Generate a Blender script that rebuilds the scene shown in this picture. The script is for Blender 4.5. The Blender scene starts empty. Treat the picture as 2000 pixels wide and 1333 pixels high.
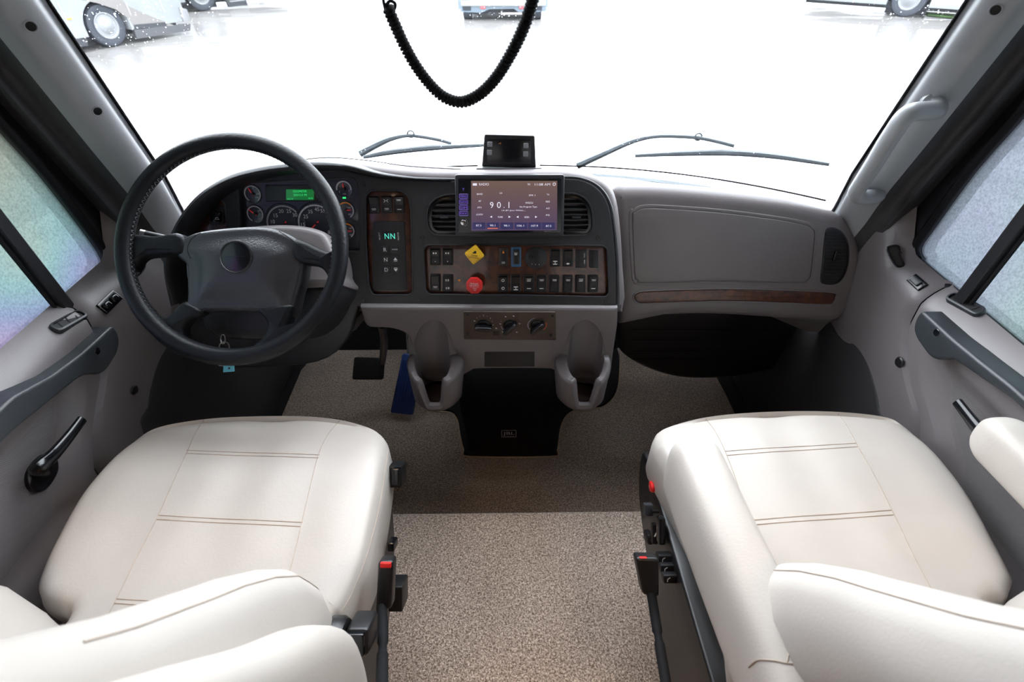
import bpy, bmesh, math, random
from math import radians as R, sin, cos, pi, sqrt
from mathutils import Vector, Matrix
from mathutils.geometry import tessellate_polygon
from mathutils.bvhtree import BVHTree
random.seed(7)
SC = bpy.context.scene
COL = SC.collection
# ------------------------------------------------------------ camera
CAM = Vector((-0.012, 0.0, 1.40)); PITCH = 40.0; YAW = -0.7; FPX = 1000.0
cd = bpy.data.cameras.new('camera'); cam = bpy.data.objects.new('camera', cd); COL.objects.link(cam)
cam.location = CAM; cam.rotation_euler = (R(90 - PITCH), 0, R(YAW))
cd.sensor_width = 36; cd.lens = 18; cd.clip_start = 0.02; cd.clip_end = 300
cd.dof.use_dof = True; cd.dof.focus_distance = 1.2; cd.dof.aperture_fstop = 5.6
SC.camera = cam
# ------------------------------------------------------------ sky, exposure
SKY = 11.5
w = bpy.data.worlds.new('world'); SC.world = w; w.use_nodes = True
bg = w.node_tree.nodes['Background']; bg.inputs[0].default_value = (0.90, 0.95, 1.0, 1); bg.inputs[1].default_value = SKY
SC.view_settings.view_transform = 'Standard'; SC.view_settings.look = 'None'
SC.view_settings.exposure = 0.0; SC.view_settings.gamma = 1; SC.view_settings.use_curve_mapping = False
# ------------------------------------------------------------ materials
def mat(name, col, rough=0.5, bump=None, var=0.0, varscale=8, metal=0, coat=0, spec=0.5, emit=None, es=1, sheen=0, col2=None, btype='noise', alpha=None, bdist=0.001):
    m = bpy.data.materials.new(name); m.use_nodes = True
    nt = m.node_tree; b = nt.nodes['Principled BSDF']
    b.inputs['Roughness'].default_value = rough; b.inputs['Metallic'].default_value = metal
    b.inputs['Coat Weight'].default_value = coat; b.inputs['Specular IOR Level'].default_value = spec
    b.inputs['Sheen Weight'].default_value = sheen
    b.inputs['Base Color'].default_value = (*col, 1)
    tc = nt.nodes.new('ShaderNodeTexCoord')
    if var or col2:
        n = nt.nodes.new('ShaderNodeTexNoise'); n.inputs['Scale'].default_value = varscale; n.inputs['Detail'].default_value = 4
        nt.links.new(tc.outputs['Object'], n.inputs['Vector'])
        r = nt.nodes.new('ShaderNodeValToRGB'); r.color_ramp.elements[0].position = .3; r.color_ramp.elements[1].position = .7
        c2 = col2 if col2 else tuple(min(1, c * (1 + var)) for c in col)
        c1 = col if col2 else tuple(c * (1 - var) for c in col)
        r.color_ramp.elements[0].color = (*c1, 1); r.color_ramp.elements[1].color = (*c2, 1)
        nt.links.new(n.outputs['Fac'], r.inputs[0]); nt.links.new(r.outputs[0], b.inputs['Base Color'])
    if bump:
        if btype == 'voronoi':
            n = nt.nodes.new('ShaderNodeTexVoronoi'); n.feature = 'SMOOTH_F1'; out = 'Distance'
        else:
            n = nt.nodes.new('ShaderNodeTexNoise'); n.inputs['Detail'].default_value = 3; out = 'Fac'
        n.inputs['Scale'].default_value = bump[0]
        nt.links.new(tc.outputs['Object'], n.inputs['Vector'])
        bp = nt.nodes.new('ShaderNodeBump'); bp.inputs['Strength'].default_value = bump[1]; bp.inputs['Distance'].default_value = bdist
        nt.links.new(n.outputs[out], bp.inputs['Height']); nt.links.new(bp.outputs[0], b.inputs['Normal'])
    if emit:
        b.inputs['Emission Color'].default_value = (*emit, 1); b.inputs['Emission Strength'].default_value = es
    return m
M = {}
M['taupe'] = mat('taupe_plastic', (.158, .142, .145), .40, (380, .25), .05, 6)
M['taupe_light'] = mat('pillar_plastic', (.27, .28, .29), .40, (420, .15), .03, 6)
M['kick_and_pillar_shade'] = mat('kick_panel_and_pillar_shade', (.03, .029, .031), .6, (380, .3), .05, 6)  # kick panel plastic, also painted shade on the outer pillar halves
M['charcoal'] = mat('charcoal_plastic', (.022, .023, .026), .42, (420, .3), .06, 6, spec=.35)
M['armrest'] = mat('door_armrest_plastic', (.028, .032, .037), .40, (500, .3), .05, 6)
M['black'] = mat('black_plastic', (.008, .008, .009), .4, (300, .1), .1, 10)
M['blackgloss'] = mat('black_gloss_plastic', (.006, .007, .009), .18, None, .1, 10)
M['rubber'] = mat('black_rubber', (.009, .009, .010), .75, (120, .4), .15, 10, spec=.15)
M['frameblack'] = mat('door_frame_black', (.012, .012, .014), .42, (200, .1), .1, 8)
M['leather'] = mat('cream_vinyl', (.475, .435, .395), .42, (260, .22), .03, 14)
M['seam'] = mat('seam_thread', (.42, .35, .29), .8, None, .1, 60)
M['leatherblack'] = mat('black_leather', (.008, .009, .011), .42, (230, .4), .1, 12, btype='voronoi', spec=.22)
M['hubblack'] = mat('hub_vinyl', (.020, .021, .025), .36, (330, .4), .06, 12, btype='voronoi', spec=.6)
M['thread'] = mat('black_thread', (.06, .06, .065), .5)
M['white'] = mat('white_print', (.75, .75, .75), .6)
M['grayprint'] = mat('grey_print', (.30, .30, .31), .6)
M['chrome'] = mat('chrome', (.7, .7, .72), .15, metal=1)
M['steel'] = mat('dull_steel', (.35, .33, .32), .4, metal=1, var=.1)
M['red'] = mat('red_plastic', (.60, .022, .02), .4, None, .05, 20)
M['redtop'] = mat('red_button', (.8, .02, .02), .3)
M['yellow'] = mat('yellow_plastic', (.78, .46, .02), .4, None, .05, 20)
M['orange'] = mat('orange_print', (.85, .28, .03), .5)
M['blueframe'] = mat('blue_frame', (.03, .12, .25), .4)
M['keytag'] = mat('cyan_tag', (.10, .42, .52), .5)
M['bluepedal'] = mat('blue_pedal', (.014, .035, .13), .4, (300, .2), .1, 20)
M['lcd'] = mat('green_lcd', (.0, .03, .01), .3, emit=(.0, .22, .035), es=.55)
M['lcdtext'] = mat('green_lcd_text', (.0, .1, .02), .3, emit=(.05, 1.0, .25), es=.8)
M['teal'] = mat('teal_digits', (.0, .1, .1), .3, emit=(.12, .85, .65), es=1.0)
M['purple'] = mat('violet_key_light', (.05, .02, .15), .3, emit=(.30, .16, .95), es=.6)
M['screentext'] = mat('screen_text', (.3, .3, .3), .3, emit=(.85, .80, .95), es=.8)
M['screenblue'] = mat('screen_blue', (.02, .02, .08), .3, emit=(.035, .03, .085), es=.8)
M['screenorange'] = mat('screen_orange', (.4, .1, .05), .3, emit=(1, .22, .10), es=.8)
M['face'] = mat('cluster_face', (.018, .024, .040), .3, None, .1, 10, coat=.5)
M['dial'] = mat('dial_ring', (.55, .55, .58), .5)
M['needle'] = mat('red_needle', (.7, .04, .04), .4, emit=(.6, .03, .03), es=.25)
M['speaker'] = mat('speaker_carpet', (.006, .006, .0065), .9, (500, .8), .2, 200, spec=.15)
M['whitepaint'] = mat('white_paint', (.74, .77, .80), .25, None, .03, 3, coat=.6)
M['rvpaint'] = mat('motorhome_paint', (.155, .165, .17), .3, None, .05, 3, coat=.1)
M['greypaint'] = mat('grey_paint', (.12, .12, .125), .25, None, .03, 3, coat=.6)
M['bluegrey'] = mat('blue_grey_paint', (.09, .12, .15), .25, None, .03, 3, coat=.6)
M['tyre'] = mat('tyre_rubber', (.012, .016, .024), .7, (30, .3), .1, 6)
M['undercarriage'] = mat('undercarriage', (.012, .014, .018), .7)
M['wheelmetal'] = mat('wheel_cover', (.15, .155, .16), .6, spec=.2)
M['grass'] = mat('grass', (.12, .26, .08), .9, (60, .8), .3, 20)
M['rear'] = mat('rear_panelling', (.07, .05, .035), .6, None, .1, 6)
M['ceiling'] = mat('ceiling_vinyl', (.22, .165, .12), .7, (80, .1), .02, 5)
M['lampglow'] = mat('lamp_diffuser', (.9, .85, .75), .5, emit=(1, .72, .45), es=6)
M['greybutton'] = mat('grey_buttons', (.22, .22, .23), .5)
M['redlens'] = mat('red_lens', (.6, .05, .06), .3, emit=(.6, .03, .05), es=.3)
M['wiper'] = mat('wiper_metal', (.07, .085, .095), .45, (90, .2), .2, 40)
def wood(name):
    m = mat(name, (.05, .015, .008), .12, coat=.45); nt = m.node_tree; b = nt.nodes['Principled BSDF']
    tc = nt.nodes.new('ShaderNodeTexCoord'); n = nt.nodes.new('ShaderNodeTexNoise'); n.inputs['Scale'].default_value = 22
    n.inputs['Detail'].default_value = 9; n.inputs['Distortion'].default_value = 2.2; n.inputs['Roughness'].default_value = .7
    r = nt.nodes.new('ShaderNodeValToRGB'); r.color_ramp.elements[0].position = .35; r.color_ramp.elements[1].position = .68
    r.color_ramp.elements[0].color = (.016, .006, .004, 1); r.color_ramp.elements[1].color = (.12, .032, .011, 1)
    nt.links.new(tc.outputs['Object'], n.inputs['Vector']); nt.links.new(n.outputs['Fac'], r.inputs[0]); nt.links.new(r.outputs[0], b.inputs['Base Color'])
    b.inputs['Coat Roughness'].default_value = .08; b.inputs['Roughness'].default_value = .35
    return m
M['wood'] = wood('burl_wood')
def carpet(name, c1, c2, c3):
    m = mat(name, c1, .95, sheen=.3); nt = m.node_tree; b = nt.nodes['Principled BSDF']
    tc = nt.nodes.new('ShaderNodeTexCoord'); n = nt.nodes.new('ShaderNodeTexNoise'); n.inputs['Scale'].default_value = 250
    n.inputs['Detail'].default_value = 3; n.inputs['Distortion'].default_value = .8
    r = nt.nodes.new('ShaderNodeValToRGB'); e = r.color_ramp.elements
    e[0].position = .38; e[0].color = (*c1, 1); e[1].position = .66; e[1].color = (*c3, 1); k = e.new(.52); k.color = (*c2, 1)
    n2 = nt.nodes.new('ShaderNodeTexNoise'); n2.inputs['Scale'].default_value = 5; n2.inputs['Detail'].default_value = 3
    mx = nt.nodes.new('ShaderNodeMix'); mx.data_type = 'RGBA'; mx.blend_type = 'MULTIPLY'; mx.inputs[0].default_value = .5
    rr = nt.nodes.new('ShaderNodeValToRGB'); rr.color_ramp.elements[0].color = (.72, .70, .68, 1); rr.color_ramp.elements[1].color = (1, 1, 1, 1)
    rr.color_ramp.elements[0].position = .35; rr.color_ramp.elements[1].position = .65
    nt.links.new(tc.outputs['Object'], n.inputs['Vector']); nt.links.new(tc.outputs['Object'], n2.inputs['Vector'])
    nt.links.new(n.outputs['Fac'], r.inputs[0]); nt.links.new(n2.outputs['Fac'], rr.inputs[0])
    nt.links.new(r.outputs[0], mx.inputs[6]); nt.links.new(rr.outputs[0], mx.inputs[7]); nt.links.new(mx.outputs[2], b.inputs['Base Color'])
    bp = nt.nodes.new('ShaderNodeBump'); bp.inputs['Strength'].default_value = 1; bp.inputs['Distance'].default_value = .006
    nt.links.new(n.outputs['Fac'], bp.inputs['Height']); nt.links.new(bp.outputs[0], b.inputs['Normal'])
    return m
M['carpet'] = carpet('beige_carpet', (.19, .135, .10), (.50, .40, .33), (.84, .71, .61))
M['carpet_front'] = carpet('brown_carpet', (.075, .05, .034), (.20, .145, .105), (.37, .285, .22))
def wetground():
    m = mat('wet_asphalt', (.3, .3, .31), .3); nt = m.node_tree; b = nt.nodes['Principled BSDF']
    tc = nt.nodes.new('ShaderNodeTexCoord'); n = nt.nodes.new('ShaderNodeTexNoise'); n.inputs['Scale'].default_value = .35
    n.inputs['Detail'].default_value = 6; n.inputs['Distortion'].default_value = .6
    mp = nt.nodes.new('ShaderNodeMapping'); mp.inputs['Scale'].default_value = (.5, 1.6, 1)
    nt.links.new(tc.outputs['Object'], mp.inputs[0]); nt.links.new(mp.outputs[0], n.inputs['Vector'])
    r = nt.nodes.new('ShaderNodeValToRGB'); r.color_ramp.elements[0].position = .46; r.color_ramp.elements[1].position = .6
    r.color_ramp.elements[0].color = (.03, .03, .03, 1); r.color_ramp.elements[1].color = (.30, .30, .30, 1)
    nt.links.new(n.outputs['Fac'], r.inputs[0]); nt.links.new(r.outputs[0], b.inputs['Roughness'])
    r2 = nt.nodes.new('ShaderNodeValToRGB'); r2.color_ramp.elements[0].position = .40; r2.color_ramp.elements[1].position = .62
    r2.color_ramp.elements[0].color = (.22, .21, .205, 1); r2.color_ramp.elements[1].color = (.13, .125, .12, 1)
    nt.links.new(n.outputs['Fac'], r2.inputs[0]); nt.links.new(r2.outputs[0], b.inputs['Base Color'])
    b.inputs['Specular IOR Level'].default_value = .9
    return m
M['ground'] = wetground()
def glassmat(name, tint, haze, ramp=None, grain=0):
    """a clear or tinted pane: tinted see-through, a wet film that scatters, and a gloss"""
    m = bpy.data.materials.new(name); m.use_nodes = True; nt = m.node_tree; nt.nodes.clear()
    out = nt.nodes.new('ShaderNodeOutputMaterial'); tr = nt.nodes.new('ShaderNodeBsdfTransparent'); gl = nt.nodes.new('ShaderNodeBsdfGlossy')
    tl = nt.nodes.new('ShaderNodeBsdfTranslucent'); m1 = nt.nodes.new('ShaderNodeMixShader'); m2 = nt.nodes.new('ShaderNodeMixShader')
    tr.inputs[0].default_value = (*tint, 1); tl.inputs[0].default_value = (*[min(1, t * 1.0) for t in tint], 1); gl.inputs['Roughness'].default_value = .03
    fr = nt.nodes.new('ShaderNodeFresnel'); fr.inputs[0].default_value = 1.12
    m1.inputs[0].default_value = haze
    nt.links.new(tr.outputs[0], m1.inputs[1]); nt.links.new(tl.outputs[0], m1.inputs[2])
    nt.links.new(fr.outputs[0], m2.inputs[0]); nt.links.new(m1.outputs[0], m2.inputs[1]); nt.links.new(gl.outputs[0], m2.inputs[2])
    nt.links.new(m2.outputs[0], out.inputs[0])
    if ramp:
        tc = nt.nodes.new('ShaderNodeTexCoord'); n = nt.nodes.new('ShaderNodeTexNoise'); n.inputs['Scale'].default_value = 2.4; n.inputs['Detail'].default_value = 1
        nt.links.new(tc.outputs['Object'], n.inputs['Vector'])
        r = nt.nodes.new('ShaderNodeValToRGB'); e = r.color_ramp.elements
        e[0].position = ramp[0][0]; e[0].color = (*ramp[0][1], 1); e[1].position = ramp[-1][0]; e[1].color = (*ramp[-1][1], 1)
        for p, c in ramp[1:-1]:
            k = e.new(p); k.color = (*c, 1)
        nt.links.new(n.outputs['Fac'], r.inputs[0])
        g = nt.nodes.new('ShaderNodeTexNoise'); g.inputs['Scale'].default_value = 260; g.inputs['Detail'].default_value = 2
        nt.links.new(tc.outputs['Object'], g.inputs['Vector'])
        gr = nt.nodes.new('ShaderNodeValToRGB'); gr.color_ramp.elements[0].position = .3; gr.color_ramp.elements[0].color = (grain, grain, grain, 1)
        gr.color_ramp.elements[1].position = .62; gr.color_ramp.elements[1].color = (1, 1, 1, 1)
        nt.links.new(g.outputs['Fac'], gr.inputs[0])
        mx = nt.nodes.new('ShaderNodeMix'); mx.data_type = 'RGBA'; mx.blend_type = 'MULTIPLY'; mx.inputs[0].default_value = 1
        nt.links.new(r.outputs[0], mx.inputs[6]); nt.links.new(gr.outputs[0], mx.inputs[7])
        nt.links.new(mx.outputs[2], tr.inputs[0]); nt.links.new(mx.outputs[2], tl.inputs[0])
    return m
M['windshield'] = glassmat('windshield_glass', (.97, .985, 1), .004)
def sq(c): return tuple(sqrt(v) for v in c)
M['glass_left'] = glassmat('tinted_wet_glass_left', (.3, .3, .3), .35, [(.30, sq((.12, .055, .16))), (.38, sq((.15, .105, .16))), (.45, sq((.09, .11, .16))), (.52, sq((.09, .145, .145))), (.60, sq((.13, .14, .115))), (.72, sq((.09, .11, .13)))], .72)
M['glass_right'] = glassmat('tinted_wet_glass_right', (.3, .3, .3), .35, [(.30, sq((.10, .145, .13))), (.45, sq((.115, .145, .15))), (.60, sq((.12, .13, .16))), (.75, sq((.095, .125, .14)))], .72)
M['drop'] = mat('water_drops', (.9, .95, 1), .1, alpha=.6)
def screenmat():
    m = mat('touchscreen_glass', (.01, .01, .012), .12, coat=.3); nt = m.node_tree; b = nt.nodes['Principled BSDF']
    tc = nt.nodes.new('ShaderNodeTexCoord'); s = nt.nodes.new('ShaderNodeSeparateXYZ'); nt.links.new(tc.outputs['Generated'], s.inputs[0])
    r = nt.nodes.new('ShaderNodeValToRGB'); e = r.color_ramp.elements
    e[0].position = 0; e[0].color = (.085, .055, .12, 1); e[1].position = 1; e[1].color = (.17, .105, .085, 1); k = e.new(.5); k.color = (.12, .075, .095, 1)  # screen glow gradient, with part of a reflection painted into it
    nt.links.new(s.outputs['Z'], r.inputs[0]); nt.links.new(r.outputs[0], b.inputs['Emission Color']); b.inputs['Emission Strength'].default_value = 1
    return m
M['screen'] = screenmat()
def ribmat():
    m = mat('ribbed_door_trim', (.145, .135, .137), .6); nt = m.node_tree; b = nt.nodes['Principled BSDF']
    tc = nt.nodes.new('ShaderNodeTexCoord'); mp = nt.nodes.new('ShaderNodeMapping'); mp.inputs['Rotation'].default_value = (R(35), 0, 0)
    wv = nt.nodes.new('ShaderNodeTexWave'); wv.bands_direction = 'Z'; wv.inputs['Scale'].default_value = 105
    nt.links.new(tc.outputs['Object'], mp.inputs[0]); nt.links.new(mp.outputs[0], wv.inputs['Vector'])
    bp = nt.nodes.new('ShaderNodeBump'); bp.inputs['Strength'].default_value = .35; bp.inputs['Distance'].default_value = .0012
    nt.links.new(wv.outputs['Fac'], bp.inputs['Height']); nt.links.new(bp.outputs[0], b.inputs['Normal'])
    return m
M['rib'] = ribmat()
# ------------------------------------------------------------ pixel <-> place
_rot = cam.rotation_euler.to_matrix()
def ray(px, py):
    return _rot @ Vector(((px - 1000) / FPX, -(py - 666.5) / FPX, -1))
def P(px, py, x=None, y=None, z=None):
    d = ray(px, py)
    if x is not None: t = (x - CAM.x) / d.x
    elif y is not None: t = (y - CAM.y) / d.y
    else: t = (z - CAM.z) / d.z
    return CAM + d * t
class Fr:
    def __init__(s, O, U, V):
        s.O = Vector(O); s.U = Vector(U).normalized(); s.V = Vector(V).normalized(); s.N = s.U.cross(s.V)
    def w(s, u, v, h=0): return s.O + s.U * u + s.V * v + s.N * h
    def uv(s, px, py, h=0):
        d = ray(px, py); o = s.O + s.N * h
        t = (o - CAM).dot(s.N) / d.dot(s.N); p = CAM + d * t - s.O
        return (p.dot(s.U), p.dot(s.V))
    def pp(s, pts, h=0): return [s.uv(a, b, h) for a, b in pts]
def tilt(O, deg):  # an upright panel facing the seats, its top leaning away
    return Fr(O, (1, 0, 0), (0, sin(R(deg)), cos(R(deg))))
# ------------------------------------------------------------ mesh helpers
class MB:
    def __init__(s): s.v = []; s.f = []
    def add(s, vs, fs):
        b = len(s.v); s.v += [tuple(q) for q in vs]; s.f += [tuple(i + b for i in f) for f in fs]; return s
def spl(pts, closed=False, n=6):
    pts = [tuple(p) for p in pts]; N = len(pts); out = []
    rng = range(N if closed else N - 1)
    for i in rng:
        if closed: p0, p1, p2, p3 = pts[i - 1], pts[i], pts[(i + 1) % N], pts[(i + 2) % N]
        else: p0, p1, p2, p3 = pts[max(i - 1, 0)], pts[i], pts[i + 1], pts[min(i + 2, N - 1)]
        for k in range(n):
            t = k / n
            out.append(tuple(.5 * (2 * b + (c - a) * t + (2 * a - 5 * b + 4 * c - d) * t * t + (3 * b - a - 3 * c + d) * t ** 3) for a, b, c, d in zip(p0, p1, p2, p3)))
    if not closed: out.append(pts[-1])
    return out
def fillet(poly, r, n=5):
    out = []; N = len(poly)
    for i in range(N):
        a, b, c = Vector(poly[i - 1]), Vector(poly[i]), Vector(poly[(i + 1) % N])
        d1 = a - b; d2 = c - b; k = min(r, d1.length * .48, d2.length * .48)
        p = b + d1.normalized() * k; q = b + d2.normalized() * k
        for j in range(n + 1):
            t = j / n; out.append(tuple(p * (1 - t) ** 2 + b * 2 * t * (1 - t) + q * t * t))
    return out
def area(p): return sum(p[i - 1][0] * p[i][1] - p[i][0] * p[i - 1][1] for i in range(len(p))) / 2
def ccw(p): return list(p) if area(p) > 0 else list(reversed(p))
def inset(poly, d):
    N = len(poly); out = []
    for i in range(N):
        a, b, c = poly[i - 1], poly[i], poly[(i + 1) % N]
        e1 = Vector((b[0] - a[0], b[1] - a[1])); e2 = Vector((c[0] - b[0], c[1] - b[1]))
        if e1.length < 1e-9: e1 = e2
        if e2.length < 1e-9: e2 = e1
        e1.normalize(); e2.normalize(); n = Vector((-e1.y - e2.y, e1.x + e2.x))
        if n.length < 1e-6: n = Vector((-e1.y, e1.x))
        n.normalize(); c_ = max(.5, n.dot(Vector((-e1.y, e1.x))))
        out.append((b[0] + n.x * d / c_, b[1] + n.y * d / c_))
    return out
def tess(loops):
    return tessellate_polygon([[Vector((p[0], p[1], 0)) for p in l] for l in loops])
def slab(mb, fr, poly, h0, h1, r=.002, seg=3, holes=(), back=True):
    poly = ccw(poly); N = len(poly); rings = [(poly, h0)]
    if r > 0:
        for k in range(seg + 1):
            a = pi / 2 * k / seg; rings.append((inset(poly, r * (1 - cos(a))), h1 - r + r * sin(a)))
    else: rings.append((poly, h1))
    vs = []; fs = []
    for pl, h in rings: vs += [fr.w(u, v, h) for u, v in pl]
    for k in range(len(rings) - 1):
        for i in range(N):
            j = (i + 1) % N; fs.append((k * N + i, k * N + j, (k + 1) * N + j, (k + 1) * N + i))
    hs = [list(reversed(ccw(h))) for h in holes]
    loops = [rings[-1][0]] + hs
    top0 = (len(rings) - 1) * N; idx = list(range(top0, top0 + N)); ext = []
    for h in hs:
        b = len(vs); vs += [fr.w(u, v, h1) for u, v in h]; idx += list(range(b, b + len(h)))
        b2 = len(vs); vs += [fr.w(u, v, h0) for u, v in h]; ext.append(range(b2, b2 + len(h)))
        for i in range(len(h)):
            j = (i + 1) % len(h); fs.append((b + i, b2 + i, b2 + j, b + j)[::-1])
    for t in tess(loops):
        a, b_, c = (idx[q] for q in t); fs.append((a, b_, c))
    if back:
        bidx = list(range(N))
        for e in ext: bidx += list(e)
        for t in tess([rings[0][0]] + hs): fs.append(tuple(bidx[q] for q in t)[::-1])
    mb.add(vs, fs); return mb
def tube(mb, pts, r, seg=8, closed=False, cap=True, sx=1, up=None):
    """round bar along points; r number or list; sx squashes the section"""
    pts = [Vector(p) for p in pts]; N = len(pts); rs = r if isinstance(r, (list, tuple)) else [r] * N
    vs = []; fs = []; prev = None
    for i in range(N):
        if closed: t = pts[(i + 1) % N] - pts[i - 1]
        else: t = pts[min(i + 1, N - 1)] - pts[max(i - 1, 0)]
        t.normalize()
        if up is not None: u = Vector(up)
        elif prev is None: u = Vector((0, 0, 1)) if abs(t.z) < .9 else Vector((1, 0, 0))
        else: u = prev
        n = (u - t * u.dot(t)).normalized(); prev = n; b = t.cross(n)
        for k in range(seg):
            a = 2 * pi * k / seg; vs.append(pts[i] + n * cos(a) * rs[i] + b * sin(a) * rs[i] * sx)
    for i in range(N if closed else N - 1):
        for k in range(seg):
            j = (i + 1) % N; l = (k + 1) % seg; fs.append((i * seg + k, i * seg + l, j * seg + l, j * seg + k))
    if cap and not closed: fs += [tuple(range(seg))[::-1], tuple(range((N - 1) * seg, N * seg))]
    mb.add(vs, fs); return mb
def loft(mb, secs, cap=True, closed=True):
    n = len(secs[0]); vs = [p for s in secs for p in s]; fs = []
    for i in range(len(secs) - 1):
        for k in range(n if closed else n - 1):
            l = (k + 1) % n; fs.append((i * n + k, i * n + l, (i + 1) * n + l, (i + 1) * n + k))
    if cap and closed: fs += [tuple(range(n))[::-1], tuple(range((len(secs) - 1) * n, len(secs) * n))]
    mb.add(vs, fs); return mb
def lathe(mb, fr, u0, v0, prof, seg=32):
    """prof: (radius, h) pairs round the axis fr.N at (u0, v0)"""
    secs = []
    for r, h in prof: secs.append([fr.w(u0 + max(r, 1e-5) * cos(2 * pi * k / seg), v0 + max(r, 1e-5) * sin(2 * pi * k / seg), h) for k in range(seg)])
    return loft(mb, secs)
def box(mb, c, s, r=.003, fr=None):
    """rounded box, c centre and s sizes in fr (u, v, h)"""
    fr = fr or Fr((0, 0, 0), (1, 0, 0), (0, 1, 0))
    x, y, z = c; a, b, h = s[0] / 2, s[1] / 2, s[2] / 2; r = min(r, a * .9, b * .9, h * .9)
    p = fillet([(x - a, y - b), (x + a, y - b), (x + a, y + b), (x - a, y + b)], r * 1.2, 3)
    return slab(mb, fr, p, z - h, z + h, r, 2)
def blob(mb, fr, c, s, e=.6, nu=24, nv=14):
    """superellipsoid cushion"""
    def sp(v, k): return math.copysign(abs(v) ** k, v)
    secs = []
    for i in range(nv + 1):
        ph = -pi / 2 + pi * i / nv; row = []
        for k in range(nu):
            th = 2 * pi * k / nu
            row.append(fr.w(c[0] + s[0] * sp(cos(ph), e) * sp(cos(th), e), c[1] + s[1] * sp(cos(ph), e) * sp(sin(th), e), c[2] + s[2] * sp(sin(ph), e)))
        secs.append(row)
    return loft(mb, secs)
def ringpoly(u, v, r, n=28): return [(u + r * cos(2 * pi * k / n), v + r * sin(2 * pi * k / n)) for k in range(n)]
def arcband(mb, fr, u, v, r0, r1, a0, a1, h, n=24):
    """thin printed ring segment, degrees"""
    vs = []; fs = []
    for k in range(n + 1):
        a = R(a0 + (a1 - a0) * k / n); vs += [fr.w(u + r0 * cos(a), v + r0 * sin(a), h), fr.w(u + r1 * cos(a), v + r1 * sin(a), h)]
    for k in range(n): fs.append((2 * k, 2 * k + 2, 2 * k + 3, 2 * k + 1) if a1 < a0 else (2 * k, 2 * k + 1, 2 * k + 3, 2 * k + 2))
    mb.add(vs, fs); return mb
def bar(mb, fr, a, b, wd, h):
    a = Vector(a); b = Vector(b); d = (b - a).normalized(); n = Vector((-d.y, d.x)) * wd / 2
    q = [a - n, b - n, b + n, a + n]; mb.add([fr.w(p.x, p.y, h) for p in q], [(0, 1, 2, 3)]); return mb
_tc = {}
def textmesh(s):
    if s in _tc: return _tc[s]
    c = bpy.data.curves.new('t', 'FONT'); c.body = s; c.size = 1; c.resolution_u = 3; c.align_x = 'CENTER'
    o = bpy.data.objects.new('t', c); COL.objects.link(o); bpy.context.view_layer.update()
    me = o.evaluated_get(bpy.context.evaluated_depsgraph_get()).to_mesh()
    vs = [(v.co.x, v.co.y) for v in me.vertices]; fs = [tuple(p.vertices) for p in me.polygons]
    bpy.data.objects.remove(o); bpy.data.curves.remove(c)
    xs = [v[0] for v in vs]; ys = [v[1] for v in vs]; cx = (min(xs) + max(xs)) / 2; w_ = max(xs) - min(xs); hh = max(ys) - min(ys); cy = (min(ys) + max(ys)) / 2
    _tc[s] = ([(x - cx, y - cy) for x, y in vs], fs, w_, hh); return _tc[s]
def text(mb, fr, s, u, v, h, height, width=None, rot=0):
    vs, fs, w_, hh = textmesh(s); sy = height / hh; sx_ = (width / w_) if width else sy; c, q = cos(R(rot)), sin(R(rot))
    mb.add([fr.w(u + x * sx_ * c - y * sy * q, v + x * sx_ * q + y * sy * c, h) for x, y in vs], fs); return mb
def props(o, label=None, cat=None, group=None, kind=None):
    if label: o['label'] = label
    if cat: o['category'] = cat
    if group: o['group'] = group
    if kind: o['kind'] = kind
    return o
def mk(name, mb, m, parent=None, ang=38, flat=False, solid=None, fix=True, **kw):
    me = bpy.data.meshes.new(name); me.from_pydata([tuple(v) for v in mb.v], [], mb.f); me.update()
    if fix:
        b = bmesh.new(); b.from_mesh(me); bmesh.ops.remove_doubles(b, verts=b.verts, dist=1e-6); bmesh.ops.recalc_face_normals(b, faces=b.faces); b.to_mesh(me); b.free()
    if not flat:
        me.shade_smooth(); me.set_sharp_from_angle(angle=R(ang))
    me.materials.append(M[m] if isinstance(m, str) else m)
    o = bpy.data.objects.new(name, me); COL.objects.link(o)
    if parent:
        o.parent = parent; T = Matrix.Identity(4); q = parent
        while q: T = Matrix.Translation(q.location) @ T; q = q.parent
        if parent.type == 'EMPTY': o.matrix_parent_inverse = T.inverted()
    props(o, **kw); return o
def thing(name, loc, label, cat, group=None, kind=None):
    o = bpy.data.objects.new(name, None); COL.objects.link(o); o.location = loc; o.empty_display_size = .05
    return props(o, label, cat, group, kind)
def bvh(o):
    return BVHTree.FromPolygons([v.co.copy() for v in o.data.vertices], [tuple(p.vertices) for p in o.data.polygons])
def hit(tree, px, py, off=0):
    l, n, i, d = tree.ray_cast(CAM, ray(px, py).normalized())
    if l is None: return None
    if n.dot(ray(px, py)) > 0: n = -n
    return l + n * off, n
def drape(tree, pts, n=8, off=.0003):
    out = []
    for a, b in spl(pts, False, n):
        q = hit(tree, a, b, off)
        if q: out.append(q[0])
    return out
# ============================================================ THE CAB SHELL
Z0 = Fr((0, 0, 0), (1, 0, 0), (0, 1, 0))
def smooth(a, b, x):
    t = max(0, min(1, (x - a) / (b - a))) if a != b else float(x > a); return t * t * (3 - 2 * t)
def interp(tab, x):
    if x <= tab[0][0]: return tab[0][1]
    for (a, p), (b, q) in zip(tab, tab[1:]):
        if x <= b: return p + (q - p) * (x - a) / (b - a)
    return tab[-1][1]
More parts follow.
